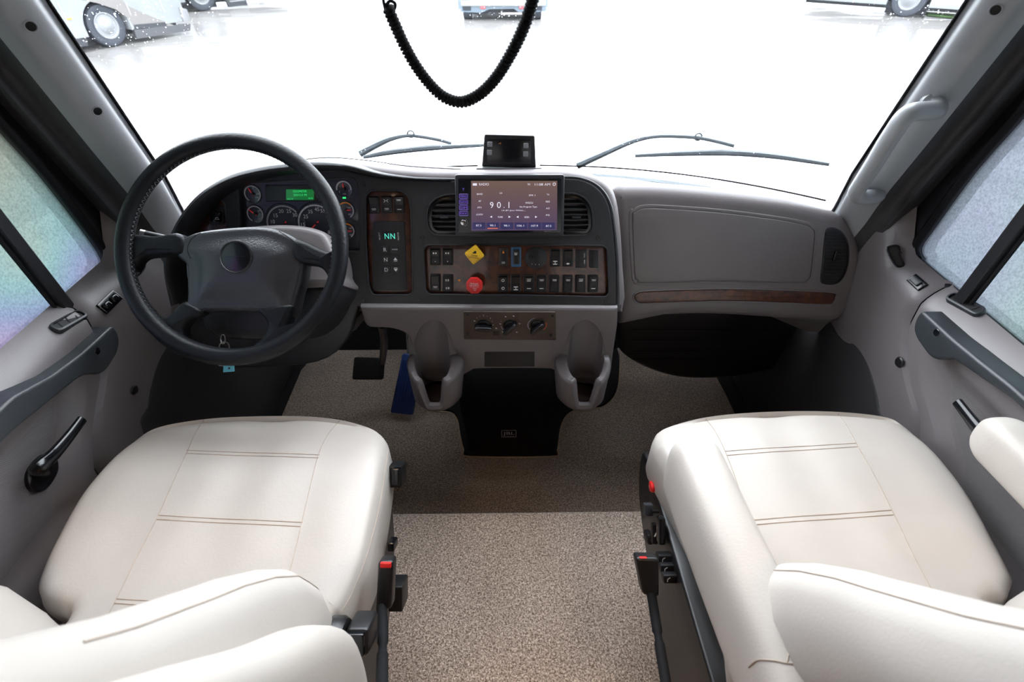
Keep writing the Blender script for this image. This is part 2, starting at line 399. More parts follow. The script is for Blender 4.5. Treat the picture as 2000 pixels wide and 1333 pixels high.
# floors
m = MB(); slab(m, Z0, [(-1.02, -1.6), (1.02, -1.6), (1.02, 1.9), (-1.02, 1.9)], -.06, -.012, 0); mk('floor', m, 'rubber', kind='structure')
cut = [(822, 690), (822, 770), (830, 795), (850, 804), (880, 807), (893, 822), (898, 850), (906, 882), (920, 893), (1075, 893), (1088, 884), (1093, 850), (1098, 828), (1112, 808), (1140, 798), (1175, 797), (1200, 776), (1209, 745), (1211, 700)]
cutw = [tuple(P(a, b, z=0)[:2]) for a, b in cut]
fr_out = [(-.825, .62), (.82, .62), (.82, 1.46), (.80, 1.62)]
poly = [(-.825, .62), (.82, .62), (.815, 1.35), (.80, 1.62), (cutw[-1][0], 1.62)] + [tuple(p) for p in reversed(spl(cutw, False, 3))] + [(cutw[0][0], 1.62), (-.80, 1.62), (-.835, 1.50)]
m = MB(); slab(m, Z0, poly, -.012, 0.0, .004, 2)
cf = thing('front_carpet', (0, 1, 0), 'darker brown carpet on the lower cab floor, cut out around the black speaker box', 'carpet')
mk('mat', m, 'carpet_front', cf)
m = MB(); tube(m, [(p[0], p[1], 0.001) for p in spl(cutw, False, 3)], .0028, 6)
mk('edge_binding', m, mat('tan_binding', (.24, .18, .12), .8), cf)
m = MB(); slab(m, Z0, [(-.86, -1.6), (.86, -1.6), (.86, .812), (-.86, .812)], -.012, .08, .012, 3)
mk('floor_rear', m, 'carpet', kind='structure')
# firewall and toe board, dark
m = MB(); slab(m, Fr((0, 1.62, 0), (1, 0, 0), (0, .42, .9)), [(-.90, -.02), (.90, -.02), (.84, .50), (-.84, .50)], -.03, 0, 0)
mk('wall_front', m, 'rubber', kind='structure')
# sides
seam_y = {1: [(.50, .70), (.56, .735), (.60, .80), (.64, .845), (.70, .885), (.78, .893)], -1: [(.50, .67), (.56, .705), (.60, .75), (.64, .80), (.70, .845), (.78, .86)]}
def secx(z, top):
    """inner face distance from the middle at height z; leans in a little towards the belt"""
    if z < top - .03: return .885 - .012 * smooth(.35, top - .05, z)
    return .873 + .047 * ((z - top + .03) / .055) ** 1.6 if z < top + .025 else .92
def side_panel(sx, which):
    top = .775; zs = [.0, .1, .2, .3, .4] + [.45 + .012 * i for i in range(27)] + [.775, .785, .795, .80]
    zs = sorted(set(round(z, 4) for z in zs)); rows = []; flags = []
    for z in zs:
        ys = interp(seam_y[sx], z); row = []
        ys = ys if z > .5 else interp(seam_y[sx], .5) - .10 * (.5 - z)
        if which == 'wall':
            for k in range(31):
                y = ys + .0015 + (1.32 - ys) * k / 30
                zz = z + (.13 * smooth(1.0, 1.12, y) * (1 - smooth(1.13, 1.17, y)) * smooth(.70, .80, z) if z > .7 else 0)
                x = secx(z, top)
                x += (.02 * smooth(1.02, 1.3, y)) * (1 - smooth(.6, .8, z))
                if k == 0: x += .010
                row.append((sx * x, y, zz))
        else:
            for k in range(70):
                y = ys - .0015 - (ys + 1.3) * (k / 69) ** 1.25
                x = secx(z, top)
                # sunken ribbed pocket with a soft border
                d = min((ys - .055 - y) / .05, (.72 - z) / .05 if y > .55 else (.735 - z) / .05, (z - .44 - .12 * smooth(.55, .72, y)) / .05)
                x += .022 * smooth(0, 1, d) * (1 if y < ys else 0)
                if k == 0: x += .010
                row.append((sx * x, y, z)); flags.append(d > 1.0)
        rows.append(row)
    m = MB(); loft(m, rows, cap=False, closed=False)
    if which == 'wall': return m
    mr = MB(); mr.v = list(m.v); inl = [all(flags[i] for i in f) for f in m.f]
    mr.f = [f for f, i in zip(m.f, inl) if i]; m.f = [f for f, i in zip(m.f, inl) if not i]
    for q in (m, mr):
        us = sorted({i for f in q.f for i in f}); ix = {a: b for b, a in enumerate(us)}; q.v = [q.v[i] for i in us]; q.f = [tuple(ix[i] for i in f) for f in q.f]
    return m, mr
for sx, nm, sd in ((-1, 'left', 'driver'), (1, 'right', 'passenger')):
    wl = mk('wall_' + nm, side_panel(sx, 'wall'), 'taupe', kind='structure')
    m, mr = side_panel(sx, 'door')
    dr = mk('door_1' if sx < 0 else 'door_2', m, 'taupe', kind='structure'); mk('ribbed_inlay', mr, 'rib', dr)
    # smooth strip above the pocket keeps its own face
    m = MB()
    # outer skin behind, with the window opening
    S = Fr((sx * .925, 0, 0), (0, -sx, 0), (0, 0, 1))
    win = [(1.032, .79), (1.028, .86), (1.005, 1.0), (.972, 1.12), (.93, 1.30), (.88, 1.44), (.80, 1.52), (.60, 1.55), (-.05, 1.55), (-.12, 1.5), (-.12, .79), (-.06, .775), (.95, .770), (1.005, .775)]
    if sx > 0: win = [(y - (.004 if z < 1 else .0), z + .018 if z < .8 else z) for y, z in win]
    winu = [(-sx * y, z) for y, z in spl(win, True, 3)]
    outer = [(-sx * y, z) for y, z in ((1.60, -.06), (1.60, .60), (1.20, .74), (1.13, .84), (1.035, 1.12), (.80, 1.90), (-1.6, 1.90), (-1.6, -.06))]
    slab(m, S, outer, -.05, .0, 0, holes=[winu])
    mk('trim_%d' % (3 if sx < 0 else 4), m, 'frameblack', kind='structure')
    # rubber bead round the opening and the raised ridge of the frame
    m = MB(); tube(m, [S.w(u, v, .0) for u, v in winu], .009, 8, closed=True)
    mk('trim_%d' % (5 if sx < 0 else 6), m, 'rubber', kind='structure')
    wn = thing('window_%d' % (2 if sx < 0 else 3), S.w(-sx * .4, .78, -.02), None, None, kind='structure')
    m = MB(); slab(m, S, inset(ccw(winu), -.012), -.024, -.019, 0); mk('pane', m, 'glass_left' if sx < 0 else 'glass_right', wn)
    q0 = P(132, 607, x=-.915) if sx < 0 else P(1890, 577, x=.915); q1 = P(0, 441, x=-.915) if sx < 0 else P(2000, 433, x=.915)
    dd = (q1 - q0) / (q1.z - q0.z)
    m = MB(); a = q0 + dd * (.76 - q0.z); b = q0 + dd * (1.56 - q0.z)
    bs = Fr(a, b - a, Vector((0, 1, 0)) if sx > 0 else Vector((0, -1, 0)))
    box(m, ((b - a).length / 2, 0, 0), ((b - a).length, .026, .024), .003, bs)
    mk('divider_bar', m, 'frameblack', wn)
    m = MB(); a2 = a + Vector((0, -.018, 0)); b2 = b + Vector((0, -.018, 0)); tube(m, [a2, b2], .004, 6); mk('bar_seal', m, 'rubber', wn)
# roof, rear of the cab, so that daylight comes only through the glass
m = MB(); slab(m, Z0, [(-1.02, -1.6), (1.02, -1.6), (1.02, 1.12), (-1.02, 1.12)], 1.86, 1.92, 0); mk('ceiling', m, 'ceiling', kind='structure')
m = MB(); slab(m, tilt((0, 1.0, 1.87), 20), [(-.9, -.14), (.9, -.14), (.9, .05), (-.9, .05)], -.05, .0, .01, 2); mk('trim_7', m, 'taupe', kind='structure')
m = MB(); box(m, (0, -1.62, .9), (2.1, .05, 2.1), .0); mk('wall_rear', m, 'rear', kind='structure')
for i, x in enumerate((-.5, .5)):
    lt = thing('ceiling_light', (x, -.35, 1.86), 'round warm ceiling light above the %s seat' % ('driver' if x < 0 else 'passenger'), 'light', 'ceiling lights over the cab seats')
    m = MB(); lathe(m, Fr((x, -.35, 1.86), (1, 0, 0), (0, -1, 0)), 0, 0, [(.001, .0), (.10, 0), (.10, .012), (.085, .02), (.001, .02)]); mk('housing', m, 'white', lt)
    m = MB(); lathe(m, Fr((x, -.35, 1.86), (1, 0, 0), (0, -1, 0)), 0, 0, [(.001, .021), (.08, .021), (.07, .028), (.001, .03)]); mk('diffuser', m, 'lampglow', lt)
    ld = bpy.data.lights.new('ceiling_lamp', 'AREA'); ld.shape = 'DISK'; ld.size = .25; ld.energy = 4.4; ld.spread = R(88); ld.color = (1, .66, .41)
    lo = bpy.data.objects.new('ceiling_lamp', ld); COL.objects.link(lo); lo.location = (0, 0, -.04); lo.parent = lt
# ------------------------------------------------------------ windshield
def gbase(x):  # plan of the glass foot at z .85
    a = abs(x) / .80; return 1.445 - .25 * a ** 2.4
def gpt(x, z, off=0):
    k = 1 - .10 * max(0, z - .85); return Vector((x * k, gbase(x) - .38 * (z - .85) + off, z))
rows = []
for i in range(13):
    z = .80 + .084 * i; rows.append([gpt(-.83 + 1.66 * k / 48, z) for k in range(49)])
m = MB(); loft(m, rows, cap=False, closed=False)
ws = thing('window_1', (0, 1.45, .85), None, None, kind='structure')
g = mk('pane', m, 'windshield', ws)
gt = bvh(g)
m = MB(); rnd = random.Random(3); n = 0
regions = [(100, 440, 0, 140, 240), (870, 1090, 0, 130, 200), (1690, 1880, 0, 130, 200), (650, 1250, 225, 300, 420), (1100, 1640, 250, 340, 150), (100, 1850, 0, 330, 300)]
for (x0, x1, y0, y1, cnt) in regions:
    for _ in range(cnt):
        q = hit(gt, rnd.uniform(x0, x1), rnd.uniform(y0, y1), -.0005)
        if not q: continue
        s = rnd.choice([.0004, .0005, .0006, .0008, .0012]) * rnd.uniform(.7, 1.1)
        pnt, nn = q; nn = -nn; e = nn.orthogonal().normalized(); f = nn.cross(e)
        st = 1.0 + (rnd.random() < .12) * rnd.uniform(1, 3)
        vs = [pnt + nn * s * .6]
        for k in range(6): vs.append(pnt + Vector((cos(k * pi / 3) * s, 0, 0)) + (Vector((0, -.35, .93)) * sin(k * pi / 3) * s * st))
        m.add(vs, [(0, 1 + k, 1 + (k + 1) % 6) for k in range(6)])
dm = bpy.data.materials.new('rain_drop_water'); dm.use_nodes = True; nt = dm.node_tree; nt.nodes.clear()
o_ = nt.nodes.new('ShaderNodeOutputMaterial'); a_ = nt.nodes.new('ShaderNodeBsdfTranslucent'); b_ = nt.nodes.new('ShaderNodeBsdfTransparent'); x_ = nt.nodes.new('ShaderNodeMixShader')
a_.inputs[0].default_value = (.9, .95, 1, 1); x_.inputs[0].default_value = .7
nt.links.new(b_.outputs[0], x_.inputs[1]); nt.links.new(a_.outputs[0], x_.inputs[2]); nt.links.new(x_.outputs[0], o_.inputs[0])
mk('rain_drops', m, dm, label='tiny rain drops spattered over the outside of the windshield', cat='rain drops', kind='stuff')
# black band along the foot of the glass
m = MB(); L = [gpt(-.79 + 1.58 * k / 60, .842, -.004) for k in range(61)]; U_ = [gpt(-.79 + 1.58 * k / 60, .847, -.004) for k in range(61)]
loft(m, [L, U_], cap=False, closed=False); mk('trim_8', m, 'frameblack', kind='structure')
# ------------------------------------------------------------ pillars
ptree = {}
for sx in (-1, 1):
    secs = []
    for i in range(22):
        z = .77 + 1.11 * i / 21; G = gpt(sx * .808, z); dz = z - 1.05
        Rr = Vector((sx * (.878 - .02 * max(0, dz)), 1.009 - .32 * dz, z)); Rr.y = 1.005 - .33 * dz
        e = 1 - smooth(.80, .93, z)
        G = G + Vector((sx * .016 * e, 0, 0)) + Vector((0, -.012, 0))
        d = Rr - G; nrm = Vector((d.y, -d.x, 0)) ; nrm.normalize()
        if nrm.dot(CAM - G) < 0: nrm = -nrm
        row = [G + Vector((sx * .03, .05, 0)), G + Vector((sx * .002, .016, 0))]
        for t, b in ((0, 0), (.015, .010), (.04, .020), (.08, .029), (.14, .037), (.22, .043), (.32, .045), (.43, .042), (.54, .033), (.64, .018), (.72, .002), (.80, -.012), (.88, -.014), (.94, -.006), (1.0, .0), (1.03, -.012)):
            row.append(G + d * t + nrm * b * (1 - .75 * e))
        row.append(Rr + Vector((sx * .05, .02, 0)))
        secs.append(row)
    allm = MB(); loft(allm, secs, cap=False, closed=False)
    m = MB(); loft(m, [s[:12] for s in secs], cap=False, closed=False)
    p = mk('trim_%d' % (1 if sx < 0 else 2), m, 'taupe_light', kind='structure', ang=60)
    m = MB(); loft(m, [[p + Vector((0, .05 - .012 * j, -.16 + .04 * j)) for p in secs[0][11:]] for j in range(4)] + [s[11:] for s in secs], cap=False, closed=False); mk('trim_%d' % (9 if sx < 0 else 10), m, 'kick_and_pillar_shade', kind='structure', ang=60)  # outer half: dark seal, with the pillar's own shading painted into its colour
    m = MB(); tube(m, [s[1] + Vector((-sx * .003, 0, 0)) for s in secs], .003, 6); mk('trim_%d' % (11 if sx < 0 else 12), m, 'rubber', kind='structure')
    ptree[sx] = bvh(p)
for px, py, sx in ((60, 51, -1), (190, 217, -1), (1945, 19, 1)):
    q = hit(ptree[sx], px, py, .0005)
    if q:
        u = Vector((0, -.3, .95)); n = q[1]; u = (u - n * u.dot(n)).normalized(); f = Fr(q[0], u.cross(n), u); f.N = n
        s = thing('screw_cover', q[0], {(60): 'upper screw recess on the driver side windshield pillar', 190: 'lower screw recess on the driver side windshield pillar', 1945: 'screw recess on the passenger side windshield pillar above the grab bar'}[px], 'screw recess', 'screw recesses in the pillars')
        m = MB(); lathe(m, f, 0, 0, [(.0001, .0002), (.0075, .0002), (.0088, .0012), (.0098, .0005)]); mk('rim', m, 'taupe_light', s)
        m = MB(); lathe(m, f, 0, 0, [(.0001, .001), (.0072, .001)]); mk('hole', m, 'black', s)
# grab bar on the passenger pillar
gb = thing('grab_bar', P(1690, 380, y=1.14), 'grey tubular grab bar bolted to the passenger side windshield pillar', 'grab handle')
m = MB(); a = hit(ptree[1], 1819, 205, -.012)[0]; b = hit(ptree[1], 1707, 383, -.012)[0]
q = [a, a + Vector((-.012, -.034, -.006)), P(1776, 222, y=.962), P(1744, 260, y=.968), P(1708, 318, y=.998), P(1682, 359, y=1.022), P(1673, 376, y=1.032), P(1681, 386, y=1.045), b + Vector((-.006, -.018, -.002)), b]
tube(m, spl(q, False, 8), .0165, 16); mk('bar', m, 'taupe_light', gb)
m = MB(); f = Fr(a, (1, 0, 0), (0, 0, 1))
for e in (a, b): m = MB(); tube(m, [e + Vector((.0, .004, 0)), e + Vector((-.008, -.012, 0))], [.02, .017], 16); mk('mounting_collar', m, 'taupe_light', gb)

# ------------------------------------------------------------ side panel fittings
def on(px, py, sx, x=.872): return P(px, py, x=sx * x)
walls = {}
for o in list(COL.objects):
    if o.name in ('wall_left', 'wall_right', 'door_1', 'door_2'):
        vs_, fs_ = [v.co.copy() for v in o.data.vertices], [tuple(p.vertices) for p in o.data.polygons]
        for c_ in COL.objects:
            if c_.parent == o: n_ = len(vs_); vs_ += [v.co.copy() for v in c_.data.vertices]; fs_ += [tuple(i + n_ for i in p.vertices) for p in c_.data.polygons]
        walls[o.name] = (o, BVHTree.FromPolygons(vs_, fs_))
def surf_frame(tree, px, py, up=Vector((0, 0, 1)), off=0):
    q = hit(tree, px, py, off)
    if not q: return None
    n = q[1]; u = (up - n * up.dot(n)).normalized(); f = Fr(q[0], u.cross(n), u); f.N = n; return f
def sidefit():
    # round blanking plugs
    for nm, px, py, r in (('wall_left', 262, 762, .0115), ('wall_right', 1757, 708, .0125)):
        o, t = walls[nm]; f = surf_frame(t, px, py); m = MB(); lathe(m, f, 0, 0, [(.001, .0035), (r * .8, .0035), (r, .001), (r, -.001)])
        mk('blanking_plug', m, 'black', o)
    # little fixed vents beside each dash end
    for nm, pts in (('wall_right', [(1731, 485), (1743, 479), (1757, 481), (1760, 500), (1767, 515), (1764, 522), (1750, 522), (1738, 505)]), ('wall_left', [(262, 512), (273, 508), (283, 512), (281, 525), (271, 538), (262, 541), (258, 530)])):
        o, t = walls[nm]; cx = sum(p[0] for p in pts) / len(pts); cy = sum(p[1] for p in pts) / len(pts); f = surf_frame(t, cx, cy, off=.0075)
        pl = spl(f.pp(pts), True, 4); m = MB(); slab(m, f, pl, -.002, .004, .0015, 2, holes=[inset(ccw(pl), .004)], back=False); vr = mk('defrost_vent', m, 'blackgloss', o)
        m = MB(); slab(m, f, inset(ccw(pl), .003), -.003, .0008, 0); mk('vent_opening', m, 'black', vr)
        m = MB(); us = [p[0] for p in pl]; vs_ = [p[1] for p in pl]; c = (min(us) + max(us)) / 2; e = (max(us) - min(us)) * .16
        for k in (.3, .5, .7):
            v = min(vs_) + (max(vs_) - min(vs_)) * k; bar(m, f, (c - e, v), (c + e, v), .002, .0028)
        bar(m, f, (c, min(vs_) + .008), (c, max(vs_) - .008), .002, .003); mk('fins', m, 'charcoal', vr)
    # lock / window switches on the ledges
    o, t = walls['wall_right']; f = surf_frame(t, 1792, 553, Vector((0, 1, 0)))
    m = MB(); box(m, (0, 0, .0025), (.022, .042, .005), .002, f); sw = mk('window_switch', m, 'blackgloss', o)
    m = MB(); box(m, (0, .002, .006), (.014, .026, .006), .002, f); mk('switch_button', m, 'armrest', sw)
    o, t = walls['wall_left']; f = surf_frame(t, 213, 591, Vector((0, 1, 0)))
    m = MB(); box(m, (0, 0, .0025), (.026, .058, .005), .002, f); sw = mk('window_switch', m, 'blackgloss', o)
    for dv in (-.014, .012):
        m = MB(); blob(m, f, (0, dv, .006), (.008, .010, .006), .7); mk('switch_button', m, 'blackgloss', sw)
sidefit()
for nm, sx in (('wall_right', 1), ('wall_left', -1)):
    o, t = walls[nm]; L = []
    for a, b in [(1640, 652), (1675, 668), (1700, 705), (1716, 760), (1722, 800), (1726, 860)]:
        q = P(a, b, x=.884); L.append((q.y, q.z))
    L = [(y + (.03 if sx < 0 else 0), z) for y, z in L]
    top = L[0]; L = [(1.60, top[1] + .02), (1.35, top[1] + .015)] + L + [(L[-1][0] - .02, .0), (1.6, 0)]
    f = Fr((sx * .884, 0, 0), (0, -sx, 0), (0, 0, 1)); m = MB(); slab(m, f, spl([(-sx * y, z) for y, z in L], True, 4), -.02, .006, .010, 3); mk('kick_panel', m, 'kick_and_pillar_shade', o)
def doorfit(sx):
    nm = 'door_2' if sx > 0 else 'door_1'; o, t = walls[nm]; X = .868
    # oblong vent on the door ledge
    if sx > 0: a, b = (1857, 583), (1912, 613)
    else: a, b = (160, 617), (110, 645)
    A = hit(t, *a)[0]; B = hit(t, *b)[0]; mid = (A + B) / 2 + Vector((0, 0, .003)); d = (B - A).normalized()
    n = Vector((-sx * .55, 0, .83)); n = (n - d * n.dot(d)).normalized(); f = Fr(mid, d, n.cross(d)); f.N = n
    L_ = (B - A).length / 2 + .006; wv = .0125
    pl = fillet([(-L_, -wv), (L_, -wv), (L_, wv), (-L_, wv)], wv * .95, 6); m = MB()
    slab(m, f, pl, -.012, .006, .003, 2, holes=[inset(ccw(pl), .0045)], back=False); vr = mk('door_vent', m, 'armrest', o)
    m = MB(); slab(m, f, inset(ccw(pl), .003), -.011, .0022, 0); mk('vent_opening', m, 'black', vr)
    m = MB()
    for k in (-.5, 0, .5): bar(m, f, (L_ * k - .002, -wv * .7), (L_ * k + .003, wv * .7), .0022, .0035)
    mk('fins', m, 'charcoal', vr)
    # armrest: a thick moulded pull that runs back along the door
    if sx > 0:
        topo = [(1830, 600), (1819, 605), (1881, 661), (1936, 705), (2000, 754)]
        side = [(1806, 625), (1802, 645), (1809, 663), (1833, 695), (1847, 704), (1878, 700), (1905, 717), (2000, 781)]
    else:
        topo = [(190, 631), (201, 635), (140, 690), (80, 733), (0, 775)]
        side = [(212, 650), (216, 668), (212, 690), (190, 723), (175, 733), (150, 731), (130, 742), (0, 845)]
    F = Fr((sx * X, 0, 0), (0, 1, 0), (0, 0, 1))
    T = [F.uv(*p) for p in topo[1:]]; S_ = [F.uv(*p) for p in side]
    yend = -.35
    T.append((yend, T[-1][1] + .02)); S_.append((yend, T[-1][1] - .055))
    T[-2] = (T[-2][0], T[-2][1])
    poly = ccw(fillet(S_ + list(reversed(T)), .012, 4))
    FF = Fr((sx * X, 0, 0), (0, -sx, 0), (0, 0, 1)); poly2 = [(-sx * y, z) for y, z in poly]
    m = MB(); slab(m, FF, poly2, -.02, .022, .007, 4); arm = mk('armrest', m, 'armrest', o)
    # its top plate at the front, reaching out to the window ledge
    y1 = T[0][0]; z1 = T[0][1]
    m = MB(); f2 = Fr((0, 0, z1 - .016), (0, 1, 0), (-sx, 0, 0)) if sx > 0 else Fr((0, 0, z1 - .016), (0, -1, 0), (1, 0, 0))
    pts = [(y1 - .004, .85), (y1 - .004, .895), (y1 - .11, .895), (y1 - .125, .872), (y1 - .14, .866), (y1 - .14, .85)]
    if sx > 0: q = [(y, -x) for y, x in pts]
    else: q = [(-y, -x) for y, x in pts]
    slab(m, f2, fillet(q, .006, 3), 0, .016, .004, 3); mk('armrest_cap', m, 'armrest', arm)
    f = Fr((sx * (X - .022), 0, 0), (0, -sx, 0), (0, 0, 1)); u, v = f.uv(*((1870 - .6, 650) if sx > 0 else (190, 686)), 0)
    if sx > 0: u, v = f.uv(1829, 650)
    m = MB(); lathe(m, f, u, v, [(.0075, .0003), (.0066, .001), (.0062, -.004), (.003, -.005), (.0001, -.005)]); mk('screw_recess', m, 'blackgloss', arm)
    # inside release lever
    if sx > 0: pts = [(1870, 786), (1890, 812), (1912, 840), (1938, 870)]; cup = (1945, 880)
    else: pts = [(160, 820), (135, 853), (105, 888), (76, 915)]; cup = (75, 925)
    c = hit(t, *cup)[0]; f = Fr(c, (0, -sx, 0), (0, 0, 1)); m = MB()
    pl = spl([(.045, .005), (.03, .024), (-.01, .027), (-.035, .012), (-.04, -.015), (-.015, -.032), (.025, -.028), (.045, -.012)], True, 4)
    slab(m, f, [(p[0] * .8 , p[1]) for p in pl], -.006, .010, .006, 3); lv = mk('handle_bezel', m, 'blackgloss', o)
    m = MB(); q = [P(p[0], p[1], x=sx * (.853 - .000 * i)) for i, p in enumerate(pts)]; q.append(c + Vector((-sx * .006, 0, 0)))
    tube(m, spl(q, False, 6), [.010 + .0045 * smooth(0, 22, i) for i in range(25)], 14, sx=.75); mk('release_lever', m, 'blackgloss', lv)
doorfit(1); doorfit(-1)
# ============================================================ DASHBOARD
dash = thing('dashboard', (0, 1.2, .5), 'wide grey and charcoal truck dashboard under the windshield, from door to door', 'dashboard')
D = tilt((0, 1.05, .821), 20)
def rp(x0, y0, x1, y1): return [(x0, y1), (x1, y1), (x1, y0), (x0, y0)]
# taupe shell of the centre and driver side
shell = [(345, 690), (326, 600), (318, 520), (330, 470), (352, 425), (388, 378), (440, 345), (500, 330), (560, 322), (640, 312), (700, 317), (760, 326), (850, 332), (1000, 332), (1090, 331), (1145, 338), (1182, 352), (1203, 378), (1213, 430), (1219, 520), (1219, 606), (1160, 612), (700, 612), (690, 650), (560, 700)]
m = MB(); slab(m, D, spl(D.pp(shell, -.02), True, 3), -.34, -.02, .022, 5); m.v = [(v[0], min(v[1], gbase(v[0]) - .006 - .38 * (v[2] - .85) * (v[2] > .85)), v[2]) for v in m.v]; mk('dash_shell', m, 'taupe', dash)
bez = [(340, 520), (350, 450), (380, 402), (440, 358), (520, 334), (600, 324), (650, 324), (700, 337), (760, 347), (890, 352), (1000, 350), (1100, 347), (1142, 352), (1172, 370), (1191, 402), (1199, 450), (1205, 520), (1206, 604), (700, 600), (692, 625), (680, 660), (640, 700), (560, 716), (400, 712), (352, 640)]
H_cl = [(464, 366), (474, 357), (560, 353), (690, 348), (697, 356), (702, 420), (703, 492), (470, 492)]
H_dim = [(350, 452), (358, 425), (375, 402), (400, 392), (428, 388), (438, 396), (442, 425), (442, 457), (400, 461), (352, 461)]
H_sh = [(713, 385), (724, 372), (782, 373), (797, 383), (803, 410), (807, 570), (798, 577), (728, 577), (720, 560), (714, 470)]
H_vl = [(833, 425), (837, 402), (850, 388), (870, 381), (900, 379), (930, 379), (930, 462), (850, 460), (837, 448)]
H_vr = [(1070, 378), (1122, 378), (1142, 386), (1154, 402), (1158, 425), (1158, 447), (1148, 460), (1070, 462)]
H_sw = [(827, 488), (833, 479), (1000, 478), (1178, 480), (1186, 486), (1188, 530), (1190, 573), (1184, 581), (1000, 577), (838, 576), (831, 568)]
holes = [fillet(D.pp(h), .007, 4) for h in (H_cl, H_dim, H_sh, H_vl, H_vr, H_sw)]
bz = D.pp(bez); bzp = spl(bz[:17], False, 3) + [bz[17]] + spl(bz[18:], False, 3)
m = MB(); slab(m, D, bzp, -.028, 0, .006, 4, holes=holes, back=False); bezel = mk('bezel', m, 'charcoal', dash, ang=30)
m = MB()
for h in holes: tube(m, [D.w(u, v, -.0008) for u, v in ccw(h)], .0024, 6, closed=True)
mk('bezel_lip', m, 'charcoal', bezel)
# outer bright edge of the bezel
m = MB(); tube(m, [D.w(u, v, -.004) for u, v in spl(D.pp([(640, 322), (700, 336), (760, 346), (890, 351), (1000, 349), (1100, 346), (1143, 351), (1174, 369), (1193, 401), (1201, 450), (1207, 520), (1208, 604)]), False, 5)], .0032, 8)
mk('edge_bead', m, 'armrest', bezel)
# instrument hood that stands out over the gauges
hp = [(330, 600, .05), (316, 530, .052), (322, 478, .055), (346, 425, .06), (385, 378, .062), (440, 344, .062), (500, 327, .06), (560, 319, .055), (620, 316, .045), (680, 322, .028), (740, 338, .014), (810, 347, .006), (880, 351, .001)]
secs = []
sp_ = spl(hp, False, 5); cu, cv = D.uv(560, 520)
for px, py, H in sp_:
    u, v = D.uv(px, py, H); d = Vector((cu - u, cv - v)).normalized(); d = Vector((d.x * .8, d.y)).normalized() if px > 400 else d
    t = min(1, H / .05) ; wd = .010 + .020 * t
    row = []
    for a, b in ((-.004 * t, -.03), (0, H * .5), (0, H - .012 * t), (.002, H - .004 * t), (.006 * t + .002, H), (.011 * t + .003, H - .003 * t), (.014 * t + .004, H * .75), (.017 * t + .004, H * .35), (.020 * t + .004, -.001)):
        row.append(D.w(u + d.x * a, v + d.y * a, b))
    secs.append(row)
m = MB(); loft(m, secs, cap=False, closed=False); mk('instrument_hood', m, 'charcoal', dash, ang=60)
# defroster seam on the dash top
m = MB(); tube(m, [D.w(*D.uv(a, b, -.06), -.06) for a, b in spl([(560, 316), (640, 308), (720, 314), (800, 325), (900, 331)], False, 5)], .0012, 6); mk('top_seam', m, 'charcoal', dash)
def screws(fr, pts, par, r=.0048, h=0, mt='black'):
    for p in pts:
        u, v = fr.uv(*p); m = MB(); lathe(m, fr, u, v, [(.0001, h + .0004), (r * .55, h + .0004), (r * .6, h + .0016), (r, h + .0016), (r * 1.15, h)], 16); mk('screw', m, mt, par)
screws(D, [(709, 361), (709, 587), (824, 463), (818, 587), (1168, 464), (1184, 590)], dash)
def lip_frame(fr, pl, par, mt='black', h0=-.02, h1=-.001, ins=0):
    m = MB(); slab(m, fr, pl, h0, h1, .001, 1); return mk('panel', m, mt, par)
# dash vents
for k, (H, xs, ys) in enumerate(((H_vl, (836, 893), (397, 409, 420, 431, 441, 451)), (H_vr, (1098, 1154), (396, 407, 418, 428, 438, 448)))):
    m = MB(); slab(m, D, fillet(D.pp(H), .007, 4), -.027, -.024, 0); vt = mk('air_vent', m, 'black', dash)
    m = MB(); slab(m, D, inset(ccw(fillet(D.pp(H), .012, 6)), .002), -.022, -.002, .002, 2, holes=[inset(ccw(fillet(D.pp(H), .016, 6)), .010)], back=False); mk('vent_ring', m, 'blackgloss', vt)
    for y in ys:
        a = D.uv(xs[0] + (3 if k == 0 else 0) + (5 if y == ys[0] and k == 0 else 0), y); b = D.uv(xs[1] - (3 if k else 0) - (6 if y == ys[0] and k else 0), y)
        f = Fr(D.w((a[0] + b[0]) / 2, a[1], -.010), D.U, D.N * .9 + D.V * -.35); m = MB(); box(m, (0, 0, 0), (b[0] - a[0], .016, .0022), .001, f); mk('slat', m, 'armrest', vt)
    u, v = D.uv(868 if k == 0 else 1126, 425); m = MB(); box(m, (u, v, -.001), (.020, .0035, .006), .001, D); mk('slat_tab', m, 'armrest', vt)
# small panel with the dimmer switch left of the gauges
m = MB(); slab(m, D, fillet(D.pp(H_dim), .007, 4), -.026, -.008, .0, 1); dp = mk('side_panel', m, 'wood', dash)
a = D.pp(rp(407, 402, 436, 440)); m = MB(); slab(m, D, fillet(a, .006, 3), -.008, -.004, .001, 2); ds = mk('dimmer_switch', m, 'black', dp)
a = D.pp(rp(412, 414, 431, 434)); m = MB(); slab(m, D, fillet(a, .003, 3), -.004, .003, .002, 2); mk('dimmer_rocker', m, 'blackgloss', ds)
m = MB(); u, v = D.uv(424, 428, .003); arcband(m, D, u, v, .0028, .0040, 0, 180, .0033, 10); bar(m, D, (u - .005, v - .001), (u + .005, v - .001), .001, .0033); mk('lamp_symbol', m, 'white', ds)
# wood inlays behind shifter and switches are separate panels
def tpx(fr, m, s, px, py, hpx, wpx=None, h=0, rot=0):
    u, v = fr.uv(px, py, h); k = (fr.w(u, v, h) - CAM).dot(ray(1000, 666.5)) / FPX
    text(m, fr, s, u, v, h, hpx * k, wpx * k if wpx else None, rot)
def plate(name, fr, px, h0, h1, mt, par, r=.0015, fl=.003, **kw):
    m = MB(); slab(m, fr, fillet(fr.pp(px, h1), fl, 4), h0, h1, r, 2); return mk(name, m, mt, par, **kw)
